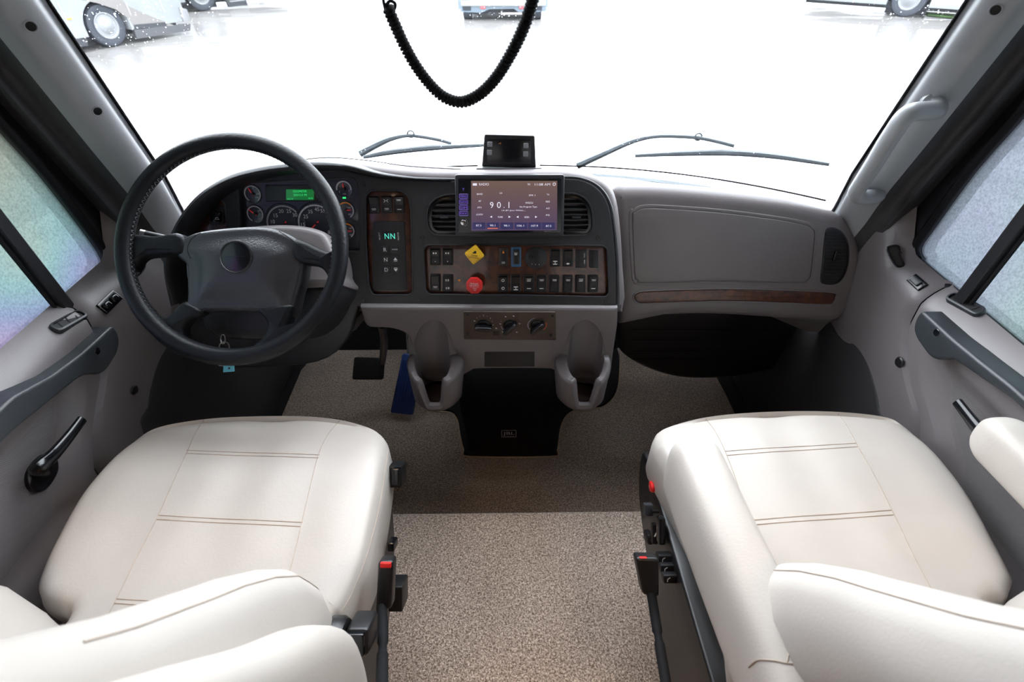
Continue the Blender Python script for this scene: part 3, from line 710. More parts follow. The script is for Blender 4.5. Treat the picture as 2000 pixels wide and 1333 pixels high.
# ------------------------------------------------------------ instrument cluster
C = Fr(D.w(0, 0, -.016), D.U, D.V)
cl = thing('instrument_cluster', C.w(*C.uv(580, 430)), 'dark instrument cluster with white ringed dials and a green odometer display behind the steering wheel', 'gauge cluster')
fp = fillet(C.pp(H_cl, 0), .006, 4)
m = MB(); slab(m, C, inset(ccw(fp), .0005), -.010, 0, .001, 1); mk('face_panel', m, 'face', cl)
plate('lamp_strip', C, rp(518, 361, 640, 394), -.001, .0012, 'black', cl)
def gauge(px, py, r, a0, a1, mt='dial', ndl=None, nums=(), redarc=None, wd=.0028, ticks=0, lab=None):
    u, v = C.uv(px, py); r = r * 1.19e-3
    m = MB(); lathe(m, C, u, v, [(.0001, .0006), (r * .93, .0006), (r * 1.10, .0014), (r * 1.14, .0002)], 36); g = mk('gauge', m, 'face', cl)
    m = MB(); arcband(m, C, u, v, r - wd, r, a0, a1, .0024, 36); mk('dial_ring', m, mt, g)
    if redarc:
        m = MB(); arcband(m, C, u, v, r - wd, r, redarc[0], redarc[1], .0026, 12); mk('warning_arc', m, 'orange', g)
    if ticks:
        m = MB()
        for k in range(ticks + 1):
            a = R(a0 + (a1 - a0) * k / ticks); bar(m, C, (u + cos(a) * (r - wd), v + sin(a) * (r - wd)), (u + cos(a) * r, v + sin(a) * r), .0006, .0027)
        mk('tick_marks', m, 'black', g)
    m = MB()
    for s, x, y in nums: tpx(C, m, s, x, y, 7.0, None, .0018)
    if lab:
        for s, x, y, hh in lab: tpx(C, m, s, x, y, hh, None, .0018)
    if nums or lab: mk('numerals', m, 'white', g)
    if ndl:
        a, ln = ndl; a = R(a); m = MB(); f = Fr(C.w(u, v, .004), C.U * cos(a) + C.V * sin(a), -C.U * sin(a) + C.V * cos(a))
        slab(m, f, [(-ln * .25, -.0014), (-ln * .25, .0014), (ln, .0007), (ln, -.0007)], -.0006, .0008, .0002, 1); mk('needle', m, 'needle', g)
        m = MB(); lathe(m, C, u, v, [(.0001, .006), (.003, .006), (.0036, .001)], 16); mk('needle_hub', m, 'black', g)
gauge(494, 379, 15.5, -55, 235, ndl=(118, .014), lab=[('250', 503, 379, 3), ('100', 502, 386, 3), ('F', 494, 368, 3)])
gauge(499, 418, 15.5, -40, 240, ndl=(140, .015), lab=[('200', 506, 412, 3), ('120', 507, 427, 3), ('PSI', 500, 433, 2.5)])
gauge(557, 437, 34.5, 40, 235, ndl=(228, .026), nums=[('10', 533, 433), ('15', 538.5, 421), ('20', 549, 412.5), ('25', 564, 412.5), ('30', 576, 420), ('5', 534, 447)], wd=.0034, ticks=50)
gauge(619, 436.5, 35.5, -38, 218, ndl=(222, .028), nums=[('15', 592, 439), ('25', 597, 423), ('35', 606, 413.5), ('45', 619, 409), ('55', 630.5, 412), ('65', 643, 422), ('75', 649, 437), ('85', 645, 454)], wd=.0036, ticks=14)
gauge(672, 369, 14.5, -10, 190, ndl=(92, .012), lab=[('E', 663, 375, 3), ('F', 682, 373, 3), ('FUEL', 673, 379, 2.2)])
gauge(676, 411, 15.5, -60, 40, ndl=(5, .013), redarc=(42, 130), lab=[('100', 682, 406, 3), ('150', 683, 419, 3)])
gauge(678, 451, 14.5, -60, 40, ndl=(0, .012), redarc=(42, 120), lab=[('100', 684, 446, 3), ('100', 686, 459, 3)])
lc = plate('trip_display', C, rp(558.5, 370, 613, 391), .001, .0022, 'lcd', cl, .0004, .001)
m = MB(); tpx(C, m, 'ODOMETER', 585.5, 374, 4.0, 27, .0024); tpx(C, m, '23312.5 MI', 586, 381, 4.0, 26, .0024); tpx(C, m, '14.1V', 567, 389, 3.0, 11, .0024); tpx(C, m, '79°F', 606.5, 388, 3.2, 9, .0024); mk('display_text', m, 'lcdtext', lc)
g = plate('turn_lamp', C, rp(669, 385, 675.5, 388.5), .001, .0022, 'lcdtext', cl, .0003, .0005)
# white outline that frames the dials on the left
m = MB(); tube(m, [C.w(*C.uv(a, b, .003), .003) for a, b in spl([(465, 492), (462, 420), (459, 385), (463, 368), (476, 360), (520, 357), (610, 353)], False, 6)], .0006, 5); mk('outline', m, 'grayprint', cl)
# ------------------------------------------------------------ gear selector in its wood panel
gs = thing('gear_selector', D.w(*D.uv(760, 475)), 'push button gear selector showing NN on the burl panel beside the steering wheel', 'gear selector')
W1 = Fr(D.w(0, 0, -.009), D.U, D.V)
m = MB(); slab(m, D, inset(ccw(fillet(D.pp(H_sh), .007, 4)), .001), -.019, -.009, .002, 2); mk('wood_panel', m, 'wood', gs)
pad = plate('keypad', W1, [(727, 568), (795, 568), (790, 433), (728, 433)], 0, .004, 'charcoal', gs, .0012, .004)
K1 = Fr(W1.w(0, 0, .004), D.U, D.V)
dsp = plate('gear_display', K1, rp(750, 453, 775, 470), -.001, .0005, 'black', gs, .0003, .002)
m = MB(); tpx(K1, m, 'N', 755.5, 461.6, 10.5, 8.5, .0009); tpx(K1, m, 'N', 767, 461.6, 10.5, 8.5, .0009); mk('digits', m, 'teal', dsp)
m = MB(); tpx(K1, m, 'SELECT', 741, 461.6, 2.6, 15, .0004, 90); mk('lettering', m, 'white', pad); m = MB(); tpx(K1, m, 'MONITOR', 777.7, 461.6, 2.6, 15, .0004, 90); mk('lettering', m, 'white', pad)
for s, x, y in (('R', 752, 488), ('MODE', 771, 487.5), ('N', 753.3, 507.6), ('UP', 772.4, 507), ('D', 754.4, 527.3), ('DOWN', 773, 527)):
    b = plate('selector_button', K1, rp(x - 7.5, y - 7, x + 7.5, y + 7), -.001, .003, 'charcoal', gs, .0014, .003)
    m = MB()
    if s in ('UP', 'DOWN'):
        u, v = K1.uv(x, y, .003); e = 1 if s == 'UP' else -1; q = .0048
        m.add([K1.w(u - q, v - e * q * .4, .0034), K1.w(u + q, v - e * q * .4, .0034), K1.w(u, v + e * q, .0034)], [(0, 1, 2)])
        bar(m, K1, (u - .004, v - e * .004), (u + .004, v - e * .004), .0012, .0034)
    else: tpx(K1, m, s, x, y, 7.2 if len(s) == 1 else 2.4, None if len(s) == 1 else 11, .0034)
    mk('legend', m, 'white', b)
def rocker(fr, x, y, par, sym='bars', two=False, w_=17, hh=31, mt='black', lower=None, blank=False):
    base = plate('rocker_switch', fr, rp(x - w_ / 2 - 2, y - hh / 2 - 2, x + w_ / 2 + 2, y + hh / 2 + 2), -.001, .0018, 'black', par, .0012, .004)
    u, v = fr.uv(x, y); k = 1.19e-3; a, b = w_ / 2 * k, hh / 2 * k
    # see-saw cap: proud at the top, dipped in the middle
    vs = []; prof = [(-b, .002), (-b + .002, .0068), (-.004, .0052), (.0, .0046), (.004, .0054), (b - .002, .0082), (b, .002)]
    vsec = []
    for vv, h in prof:
        c = .0016; vsec.append([fr.w(u - a, v + vv, .001), fr.w(u - a, v + vv, max(.0015, h - c)), fr.w(u - a + c, v + vv, h), fr.w(u + a - c, v + vv, h), fr.w(u + a, v + vv, max(.0015, h - c)), fr.w(u + a, v + vv, .001)])
    m = MB(); loft(m, vsec); cap = mk('rocker_cap', m, mt, base, ang=25)
    if blank: return
    m = MB(); up, dn = v + b * .5, v - b * .55
    def bars(vc, n, wd=.010, hgt=.0075):
        for i in range(n): bar(m, fr, (u - wd / 2 * (1 - .15 * (i % 2)), vc + .0026 * (n / 2 - i)), (u + wd / 2 * (1 - .1 * (i % 3)), vc + .0026 * (n / 2 - i)), .0011, hgt)
    def axle(vc, h=.0072):
        bar(m, fr, (u, vc - .003), (u, vc + .003), .0014, h)
        for e in (-1, 1): bar(m, fr, (u - .005, vc + e * .0034), (u + .005, vc + e * .0034), .0022, h)
    def lamp(vc, h=.0078):
        arcband(m, fr, u + .001, vc, .0, .0028, -90, 90, h, 8)
        for e in (-1, 0, 1): bar(m, fr, (u - .005, vc + e * .0018), (u - .001, vc + e * .0018), .0008, h)
    for c_, pos in zip(sym, (up, dn)):
        h = .0086 if pos == up else .0073
        if c_ == 'b': bars(pos, 2, hgt=h)
        elif c_ == 'B': bars(pos, 3, hgt=h)
        elif c_ == '-': bar(m, fr, (u - .0048, pos), (u + .0048, pos), .0016, h)
        elif c_ == 'x': axle(pos, h)
        elif c_ == 'l': lamp(pos, h)
        elif c_ == 'o': arcband(m, fr, u, pos, .0022, .0036, 0, 359, h, 14)
        elif c_ == 'm':
            for e in (-1, 1): bar(m, fr, (u + e * .0028 - .0016, pos), (u + e * .0028 + .0016, pos), .0034, h)
        elif c_ == '.': bar(m, fr, (u - .001, pos), (u + .001, pos), .002, h)
        elif c_ == 's': arcband(m, fr, u, pos, .0, .0045, 200, 340, h, 8)
        elif c_ == 'v':
            for e in (-1, 1): bar(m, fr, (u + e * .005, pos - .003), (u + e * .001, pos), .0012, h); bar(m, fr, (u + e * .005, pos + .003), (u + e * .001, pos), .0012, h)
    if m.v: mk('switch_marking', m, 'white', cap)
for x, y, s in ((731, 400.5, ' b'), (756, 400, 'vb'), (780.5, 399.7, 'b-')): rocker(W1, x, y, gs, s)
# ------------------------------------------------------------ switch panel
sp = thing('switch_panel', D.w(*D.uv(1010, 530)), 'glossy burl wood panel of black rocker switches below the touchscreen', 'switch panel')
m = MB(); slab(m, D, inset(ccw(fillet(D.pp(H_sw), .007, 4)), .001), -.019, -.009, .002, 2); mk('wood_panel', m, 'wood', sp)
for x, y, s in ((850.4, 501.4, 'm.'), (874.5, 501.4, 'm.'), (1084, 504, ' x'), (1109, 504, ' s'), (850.4, 552.6, ' b'), (875, 553.6, 'll'), (982.5, 554, 'oo'), (1007.3, 554, ' x'), (1032.8, 554.5, 'B-'), (1057.4, 554.5, 'b-'), (1082.3, 554.5, 'b '), (1108.4, 554.5, 'b '), (1133.5, 554.5, 'B '), (1158.2, 554.5, 'b-')): rocker(W1, x, y, sp, s)
ind = plate('indicator_module', W1, rp(974, 484, 992, 519), -.001, .002, 'black', sp, .001, .003)
m = MB(); u, v = W1.uv(983, 491.5); m.add([W1.w(u - .0025, v - .004, .0026), W1.w(u + .0025, v - .004, .0026), W1.w(u, v + .004, .0026)], [(0, 1, 2)]); mk('amber_light', m, 'orange', ind)
m = MB(); u, v = W1.uv(983, 513); bar(m, W1, (u - .004, v), (u + .004, v), .005, .0026); mk('grey_symbol', m, 'grayprint', ind)
b = plate('blue_framed_switch', W1, rp(998, 483, 1018, 522), -.001, .004, 'blueframe', sp, .0015, .003)
m = MB(); slab(m, W1, fillet(W1.pp(rp(1002, 488, 1015, 516), .004), .002, 3), .0035, .0072, .001, 2); b2 = mk('switch_cap', m, 'black', b)
m = MB(); u, v = W1.uv(1007.5, 497, .0072)
for i in range(3): bar(m, W1, (u - .004 + i * .0006, v + .003 - i * .0022), (u + .004 - i * .0006, v + .003 - i * .0022), .0013, .0078)
mk('switch_marking', m, 'white', b2)
m = MB(); u, v = W1.uv(1046.5, 504); lathe(m, W1, u, v, [(.0001, .005), (.023, .005), (.0258, .003), (.0262, -.001)], 40); rm = mk('round_module', m, 'charcoal', sp)
m = MB(); u, v = W1.uv(1036, 503.5, .005); lathe(m, W1, u, v, [(.0001, .0085), (.0045, .0085), (.0052, .0075), (.0052, .0045)], 20); mk('module_button', m, 'black', rm)
m = MB()
for x in (1039, 1046, 1053): u, v = W1.uv(x, 517 - (1 if x == 1039 else 0), .005); bar(m, W1, (u - .0008, v), (u + .0008, v), .0018, .0054)
mk('module_marking', m, 'white', rm)
f = plate('memory_card_slot', W1, rp(1124.5, 488, 1146, 524), -.001, .0025, 'charcoal', sp, .001, .002)
m = MB()
for y0, y1 in ((494, 501), (506, 514)): 
    a = W1.pp(rp(1129, y0, 1136, y1), .0025); m.add([W1.w(p[0], p[1], .0029) for p in a], [(0, 1, 2, 3)])
mk('slot', m, 'black', f)
m = MB(); tpx(W1, m, 'MIC', 1141.5, 499, 2.2, 9, .003, 90); mk('lettering', m, 'white', f); m = MB(); tpx(W1, m, 'USB', 1141.5, 512, 2.2, 8, .003, 90); mk('lettering', m, 'white', f)
plate('blank_plug', W1, rp(1151, 489, 1169, 524), -.001, .0025, 'charcoal', sp, .0015, .004)
m = MB(); u, v = W1.uv(897, 548); lathe(m, W1, u, v, [(.0001, .0014), (.0022, .0012), (.003, 0)], 12); mk('small_lamp', m, 'orange', sp)
# parking brake and trailer air knobs
def knob(px, py, name, mt, r, sides, rot, label):
    u, v = W1.uv(px, py, .03); t = [(u + r * cos(2 * pi * k / sides + R(rot)), v + r * sin(2 * pi * k / sides + R(rot))) for k in range(sides)]
    m = MB(); lathe(m, W1, u, v, [(.0105, -.001), (.0105, .012), (.006, .013), (.006, .02)], 20); kb = mk(name, m, 'black', sp)
    m = MB(); slab(m, W1, fillet(t, .0045 if sides == 4 else .002, 4), .018, .030, .002, 2); mk('knob_head', m, mt, kb, label=label); return kb, u, v
kb, u, v = knob(926.4, 498.5, 'parking_brake_knob', 'yellow', .0235, 4, 82, 'yellow diamond knob head')
m = MB(); a = 172
def at2(fr, du, dv, rot): c, s = cos(R(rot)), sin(R(rot)); return du * c - dv * s, du * s + dv * c
for s, dv, wd in (('PARKING', .006, .021), ('BRAKE', .0015, .014)):
    x, y = at2(W1, 0, dv, a); text(m, W1, s, u + x, v + y, .0304, .0030, wd, a)
for dx, dy, w2, h2 in ((0, -.005, .008, .003), (-.001, -.008, .005, .003)):
    x, y = at2(W1, dx, dy, a); bar(m, W1, (u + x - w2 / 2, v + y), (u + x + w2 / 2, v + y), h2, .0304)
for s, rr in (('PUSH TO RELEASE', -45), ('PULL TO APPLY', 45)):
    for e in (-1, 1):
        x, y = at2(W1, 0, e * .0135, a + rr); text(m, W1, s, u + x, v + y, .0304, .0014, .014, a + rr)
mk('knob_lettering', m, 'black', kb)
kb, u, v = knob(926.4, 559, 'trailer_air_knob', 'red', .0205, 8, 22.5, 'red octagonal knob head')
m = MB()
for s, dv, wd, hh in (('TRAILER', .0055, .020, .0028), ('AIR SUPPLY', .0012, .022, .0028), ('NOT PARKING BRAKE', -.0025, .020, .0013), ('PUSH', -.0065, .008, .0024), ('IN', -.0105, .004, .0022)): text(m, W1, s, u - dv * .1, v + dv, .0304, hh, wd, -4)
mk('knob_lettering', m, 'white', kb)
for x, y, hh in ((897, 552, 0),): pass
# ------------------------------------------------------------ touchscreen radio
rd = thing('touchscreen_radio', D.w(*D.uv(995, 455)), 'large touchscreen radio tuned to 90.1 in the middle of the dashboard', 'radio')
T = Fr(D.w(0, 0, .022), D.U, D.V)
m = MB(); slab(m, D, fillet(T.pp([(890, 463), (1101, 463), (1103, 341), (888, 341)]), .006, 4), -.02, .022, .003, 3); mk('housing', m, 'charcoal', rd)
plate('front_glass', T, [(896, 455), (1096, 455), (1097, 349), (895, 349)], -.001, .0012, 'blackgloss', rd, .0004, .003)
scp = [(920.5, 451), (1088, 450), (1088.5, 353.5), (920, 353.5)]
m = MB(); slab(m, T, T.pp(scp, .002), 0, .002, 0); sc = mk('screen', m, 'screen', rd)
m = MB(); h = .0024
for s, x, y, hh, wd in (('RADIO', 945.3, 360.2, 4.6, 19), ('N', 1033, 360.2, 3.8, 4), ('11:08 AM', 1059.5, 360.5, 4.3, 30), ('BAND', 937, 379.3, 3, 11), ('LO', 978.5, 377.4, 3, 5), ('FM 1', 1039.4, 381.8, 3.2, 12), ('TA', 1070.4, 380.2, 3, 5), ('AF', 937, 393, 3, 5), ('REG', 1070, 394, 3, 8), ('PTY', 937, 405.8, 3, 8), ('A/S', 1070, 407.2, 3, 7), ('LO/DX', 937, 419.2, 3, 13), ('P/S', 1070, 420.5, 3, 7), ('9', 960.5, 400.7, 11.4, 6.8), ('0', 974.5, 400.7, 11.4, 7.6), ('.', 984.5, 405.5, 1.8, 1.8), ('1', 994, 400.7, 11.4, None), ('WGCU', 1033.5, 396.4, 3.4, 15), ('No Program Type', 1032, 404.6, 3.8, 34), ('1A BY Jenn White....', 1003.3, 411.6, 3.4, 46), ('TUNE', 977, 424.2, 3.2, 10), ('SEEK', 1029, 424.4, 3.2, 10),
        ('87.5', 935, 440.6, 3.6, 10.5), ('90.1', 962.2, 440.6, 3.6, 10.5), ('98.1', 989.3, 441, 3.6, 10.5), ('106.1', 1016.6, 441, 3.6, 13.5), ('107.9', 1044, 441.3, 3.6, 13.5), ('87.5', 1071.5, 441.6, 3.6, 10.5)): tpx(T, m, s, x, y, hh, wd, h)
for x, y, e in ((959, 423.8, -1), (995.3, 423.8, 1), (1010.6, 424, -1), (1047.2, 424, 1)):
    u, v = T.uv(x, y, h); q = .0024; m.add([T.w(u - e * q, v - q, h), T.w(u + e * q, v, h), T.w(u - e * q, v + q, h)], [(0, 1, 2)])
u, v = T.uv(927.5, 360.5, h); bar(m, T, (u - .0045, v), (u + .0045, v), .0048, h)
u, v = T.uv(1082.5, 360, h); arcband(m, T, u, v, .0022, .0034, 0, 359, h, 14)
mk('screen_text', m, 'screentext', sc)
m = MB(); q = T.pp([(950.5, 448), (974.5, 448), (974.5, 434.8), (950.5, 434.8)], .0021); m.add([T.w(a, b, .0022) for a, b in q], [(0, 1, 2, 3)])
for x in (923, 977.5, 1005, 1032, 1058.5): 
    q = T.pp([(x, 448), (x + 25, 448), (x + 25, 434.8), (x, 434.8)], .0021); m.add([T.w(a, b, .00215) for a, b in q], [(0, 1, 2, 3)])
mk('preset_tiles', m, 'screenblue', sc)
m = MB(); a = T.uv(952, 446.3, h); b = T.uv(972.5, 446.3, h); bar(m, T, a, b, .0016, h); mk('selected_line', m, 'screenorange', sc)
for s, y in (('MENU', 383.6), ('NAVI', 394.8), ('DIM', 406), ('FAV', 417.2)):
    k = plate('side_key', T, rp(896.8, y - 4.6, 914, y + 4.6), 0, .0022, 'black', rd, .0006, .0015)
    m = MB(); pl = fillet(T.pp(rp(897.2, y - 4.3, 913.6, y + 4.3), .0024), .0015, 3); tube(m, [T.w(a, b, .0023) for a, b in pl], .00035, 4, closed=True); tpx(T, m, s, 905.4, y, 4.4, 13, .0026); mk('key_lettering', m, 'purple', k)
m = MB(); u, v = T.uv(905.6, 434.3); lathe(m, T, u, v, [(.0001, .009), (.0058, .0085), (.0066, .0075), (.0068, .0)], 24); kn = mk('volume_knob', m, 'chrome', rd)
m = MB(); arcband(m, T, u, v, .008, .0088, -75, 60, .0016, 16); mk('knob_arc', m, 'grayprint', kn)
m = MB(); tpx(T, m, 'Y', 905, 370, 5, 4, .0016); mk('antenna_symbol', m, 'purple', rd)
# ------------------------------------------------------------ monitor on the dash top
mn = thing('dash_monitor', P(994, 328, y=1.17), 'small black box monitor with four grey buttons standing on top of the dashboard', 'monitor')
q = P(994, 330, y=1.17); Q = tilt((0, q.y, q.z), 12)
m = MB(); front = Q.pp([(941, 326), (1047, 328), (1044.5, 265), (946, 262.5)]); slab(m, Q, fillet(front, .004, 4), -.045, 0, .003, 3)
bk = mk('case', m, 'black', mn)
m = MB(); slab(m, Q, fillet(Q.pp([(951, 320), (1038, 321), (1037, 272), (953, 271)]), .004, 3), -.001, .0012, .001, 2); mk('front_plate', m, 'blackgloss', mn)
for x, y in ((956.7, 282.2), (956, 298.2), (1027.3, 285), (1026.6, 301)):
    plate('button', Q, rp(x - 4.8, y - 5, x + 4.8, y + 5), 0, .004, 'greybutton', mn, .001, .002)
m = MB(); u, v = Q.uv(976, 280, .0015); tpx(Q, m, '-4', 976, 280, 3, 5, .0016); mk('lit_digits', m, 'orange', mn)
m = MB(); slab(m, Fr(q + Vector((0, .02, -.004)), (1, 0, 0), (0, .95, -.25)), [(-.075, -.035), (.075, -.035), (.075, .03), (-.075, .03)], -.004, .002, .001, 1); mk('base_pad', m, 'black', mn)
# ------------------------------------------------------------ passenger side of the dash
PF = tilt((.4, 1.12, .768), 15)
pb = [(1212, 640), (1205, 500), (1188, 375), (1210, 362), (1300, 363), (1450, 376), (1560, 392), (1635, 415), (1672, 445), (1689, 488), (1690, 535), (1681, 580), (1662, 612), (1628, 634), (1560, 630), (1400, 620), (1300, 622)]
m = MB(); slab(m, PF, spl(PF.pp(pb[:3]), False, 2) + spl(PF.pp(pb[3:]), False, 5), -.34, 0, .034, 7); m.v = [(v[0], min(v[1], gbase(v[0]) - .006 - .38 * (v[2] - .85) * (v[2] > .85)), v[2]) for v in m.v]; pbm = mk('passenger_shell', m, 'taupe', dash, ang=50)
gl = [(1234, 427.5), (1240, 414), (1255, 406), (1292, 406), (1405, 414), (1517, 428), (1570, 438), (1586, 447), (1590, 462), (1583, 532), (1575, 547), (1553, 552), (1405, 549.5), (1262, 552), (1244, 547), (1238, 532)]
glp = ccw(spl(PF.pp(gl), True, 4))
m = MB(); slab(m, PF, inset(glp, -.007), -.004, .0020, .0019, 3, holes=[inset(glp, -.001)], back=False); gd = mk('glovebox_surround', m, 'taupe', dash, ang=60)
m = MB(); slab(m, PF, inset(glp, .0014), -.004, .0030, .0028, 4); mk('glovebox_door', m, 'taupe', dash, ang=60)
wd_ = [(1238, 581), (1246, 572), (1274, 568.6), (1405, 565), (1517, 567), (1622, 572), (1631, 579.4), (1626, 590.7), (1611, 594.4), (1517, 590.7), (1405, 588), (1274, 591.8), (1247, 591.4)]
wp = ccw(spl(PF.pp(wd_), True, 4))
m = MB(); slab(m, PF, inset(wp, .0005), -.002, .003, .0025, 3); mk('wood_strip', m, 'wood', dash, ang=60)
m = MB(); tube(m, [PF.w(u, v, .0005) for u, v in inset(wp, -.0015)], .0024, 6, closed=True); mk('strip_lip', m, 'taupe', dash)
vp = [(1602, 548), (1605, 515), (1608, 480), (1611, 458), (1614, 448), (1621, 444.6), (1632, 445.5), (1645, 453.6), (1654, 468), (1658, 486), (1657, 513), (1650, 536.5), (1639, 551), (1627, 556), (1610, 555)]
v2 = ccw(spl(PF.pp(vp), True, 4)); m = MB(); slab(m, PF, v2, -.002, .003, .002, 2, holes=[inset(v2, .0045)], back=False); pv = mk('air_vent', m, 'black', dash)
m = MB(); slab(m, PF, inset(v2, .002), -.002, .0005, 0); mk('vent_opening', m, 'black', pv)
for i in range(15):
    y = 456 + i * 6.6; x1 = interp([(450, 1638), (462, 1648), (480, 1653), (510, 1653), (535, 1646), (552, 1632)], y)
    a = PF.uv(1612 - i * .45, y, .004); b = PF.uv(x1, y + 1, .004); m = MB(); tube(m, [PF.w(*a, .0018), PF.w((a[0] + b[0]) / 2, (a[1] + b[1]) / 2, .003), PF.w(*b, .0018)], .0011, 6); mk('slat', m, 'armrest', pv)
u, v = PF.uv(1630, 500, .004); m = MB(); box(m, (u, v, .006), (.006, .028, .006), .002, PF); mk('slat_tab', m, 'blackgloss', pv)
# knee panel, dark, below the passenger side
KN = tilt((.4, 1.2, .55), -8)
kp = [(1205, 640), (1225, 610), (1300, 600), (1600, 605), (1610, 640), (1575, 690), (1530, 720), (1460, 738), (1380, 745), (1320, 742), (1270, 728), (1225, 705), (1206, 680)]
m = MB(); slab(m, KN, spl(KN.pp(kp), True, 4), -.18, 0, .03, 5); kn_ = mk('knee_panel', m, 'black', dash)
m = MB()
for y in (644, 664, 686, 702): tube(m, [KN.w(*KN.uv(a, y, .001), .0005) for a in (1235, 1300, 1400, 1500)], .0012, 5)
mk('panel_ribs', m, 'rubber', kn_)
# under-dash filler on the driver side, so no daylight leaks below
m = MB(); slab(m, tilt((0, 1.22, .5), -10), [(-.86, -.06), (-.25, -.06), (-.25, .15), (-.86, .15)], -.05, 0, .02, 3); mk('driver_knee_panel', m, 'black', dash)
# ------------------------------------------------------------ centre console with cup holders
K = Fr((0, .985, .66), (1, 0, 0), (0, -.05, 1))
co = [(703, 601), (1207, 603), (1206, 640), (1197, 700), (1192, 735), (1178, 752), (1120, 748), (1085, 727), (1060, 722), (940, 722), (918, 727), (885, 745), (835, 745), (815, 722), (806, 690), (798, 662), (786, 650), (760, 643), (722, 641), (710, 628)]
cpx = {-1: 846, 1: 1142}
def scoop(cx): return [(cx - 36, 738), (cx - 37, 692), (cx - 36, 668), (cx - 28, 645), (cx - 14, 630), (cx + 2, 625), (cx + 18, 632), (cx + 30, 648), (cx + 37, 668), (cx + 38, 692), (cx + 37, 738)]
cop = K.pp(co); cop = [cop[0], cop[1]] + spl(cop[2:], False, 3)
hl = [spl(K.pp(scoop(cpx[s])), False, 3) for s in (-1, 1)]
m = MB(); slab(m, K, cop, -.10, 0, .008, 3, holes=hl, back=False); con = mk('center_console', m, 'taupe', dash, ang=40)
for s in (-1, 1):
    u0, vt = K.uv(cpx[s], 692); c = K.w(u0, 0, 0); cy = K.w(u0, vt, 0).y - .018; cx = c.x; zt = K.w(u0, vt, 0).z
    zb = zt - .137; ro, ri = .066, .0455; secs = []
    for i in range(129):
        a = 2 * pi * i / 128; d = abs(((a - (-pi / 2) + pi) % (2 * pi)) - pi)   # angle from the front
        zr = zb + .028 + (zt - zb - .028) * smooth(.26, .62, d) * (.72 + .28 * smooth(.7, 1.7, d))
        if d > 1.9: zr = zt + .10 * smooth(1.55, 2.4, d)
        ca, sa = cos(a), sin(a); taper = .93; ex = 1 + .22 * max(0, -s * ca) ** 1.5 * (1 if sa < 0 else max(0, 1 - sa * 2))
        secs.append([(cx + ro * taper * .55 * ca, cy + ro * .55 * sa, zb - .012), (cx + ro * taper * (1 + (ex - 1) * .3) * .86 * ca, cy + ro * taper * .86 * sa, zb - .004), (cx + ro * taper * (1 + (ex - 1) * .5) * ca, cy + ro * taper * sa, zb + .012), (cx + ro * ex * ca, cy + ro * sa, zr - .010), (cx + (ro * ex - .002) * ca, cy + (ro - .002) * sa, zr - .004), (cx + (ro * ex - .007) * ca, cy + (ro - .004) * sa, zr), (cx + (ri + .003) * ca, cy + (ri + .003) * sa, zr), (cx + ri * ca, cy + ri * sa, zr - .004), (cx + ri * .95 * ca, cy + ri * .95 * sa, zb + .012), (cx, cy, zb + .012)])
    m = MB(); loft(m, secs, cap=False, closed=False); cup = mk('cup_holder', m, 'taupe', dash, ang=45)
    m = MB(); lathe(m, Fr((cx, cy, zb + .0125), (1, 0, 0), (0, 1, 0)), 0, 0, [(.0001, .0), (.030, .0), (.032, .002), (.0435, .002)]); mk('cup_mat', m, mat('brown_mat', (.06, .04, .034), .6), cup)
# dark slot between the cup holders
plate('storage_slot', K, rp(946, 688, 1044, 717), -.02, .001, 'charcoal', dash, .0008, .003)
# climate controls
hv = thing('climate_panel', K.w(*K.uv(995, 660)), 'brown climate control panel with three black pointer knobs above the cup holders', 'climate controls')
m = MB(); slab(m, K, fillet(K.pp([(905.5, 607.5), (1085, 608.5), (1086, 663.5), (906, 662)]), .004, 4), -.002, .0035, .0012, 2); mk('faceplate', m, mat('brown_faceplate', (.065, .046, .035), .45, None, .15, 20), hv)
H = Fr(K.w(0, 0, .0035), K.U, K.V)
for i, (x, y, a) in enumerate(((944, 635, -4), (996, 635.7, 46), (1049, 635, 46))):
    u, v = H.uv(x, y); m = MB(); lathe(m, H, u, v, [(.0001, .006), (.0145, .006), (.016, .004), (.0165, -.001)], 32); kb = mk('control_knob', m, 'black', hv)
    f = Fr(H.w(u, v, .006), H.U * cos(R(a)) + H.V * sin(R(a)), -H.U * sin(R(a)) + H.V * cos(R(a)))
    m = MB(); slab(m, f, spl([(-.021, 0), (-.018, .0052), (0, .0062), (.018, .0052), (.021, 0), (.018, -.0052), (0, -.0062), (-.018, -.0052)], True, 4), -.002, .015, .004, 4); mk('pointer_grip', m, 'blackgloss', kb)
m = MB()
for s, x, y, hh in (('1', 931.6, 621.7, 3.4), ('2', 944.2, 616.6, 3.4), ('3', 957.6, 622, 3.4), ('4', 962.8, 635, 3.4)): tpx(H, m, s, x, y, hh, None, .0004)
for x, y in ((937, 618), (951.8, 618), (961.3, 628), (979, 628)): u, v = H.uv(x, y); bar(m, H, (u - .0006, v), (u + .0006, v), .0014, .0004)
for x, y in ((926.7, 627.2), (987.3, 618.8), (1003, 617.5), (1014.5, 632.5), (1009, 649), (982, 648.5), (977, 633), (969, 641.5)):
    u, v = H.uv(x, y); bar(m, H, (u - .002, v + .0012), (u + .002, v + .0006), .0012, .0004); bar(m, H, (u - .0012, v - .001), (u + .0022, v - .0012), .0012, .0004)
mk('legend', m, 'white', hv)
u, v = H.uv(1049, 635); m = MB(); arcband(m, H, u, v, .0215, .0235, 105, 228, .0004, 20); u2, v2_ = H.uv(996, 635.7); arcband(m, H, u2, v2_, .0205, .0222, 185, 225, .0004, 10); mk('cold_arc', m, mat('blue_grey_print', (.30, .34, .42), .5), hv)
m = MB(); arcband(m, H, u, v, .0215, .0240, -45, 20, .0004, 14); mk('hot_arc', m, mat('red_print', (.55, .10, .05), .5), hv)
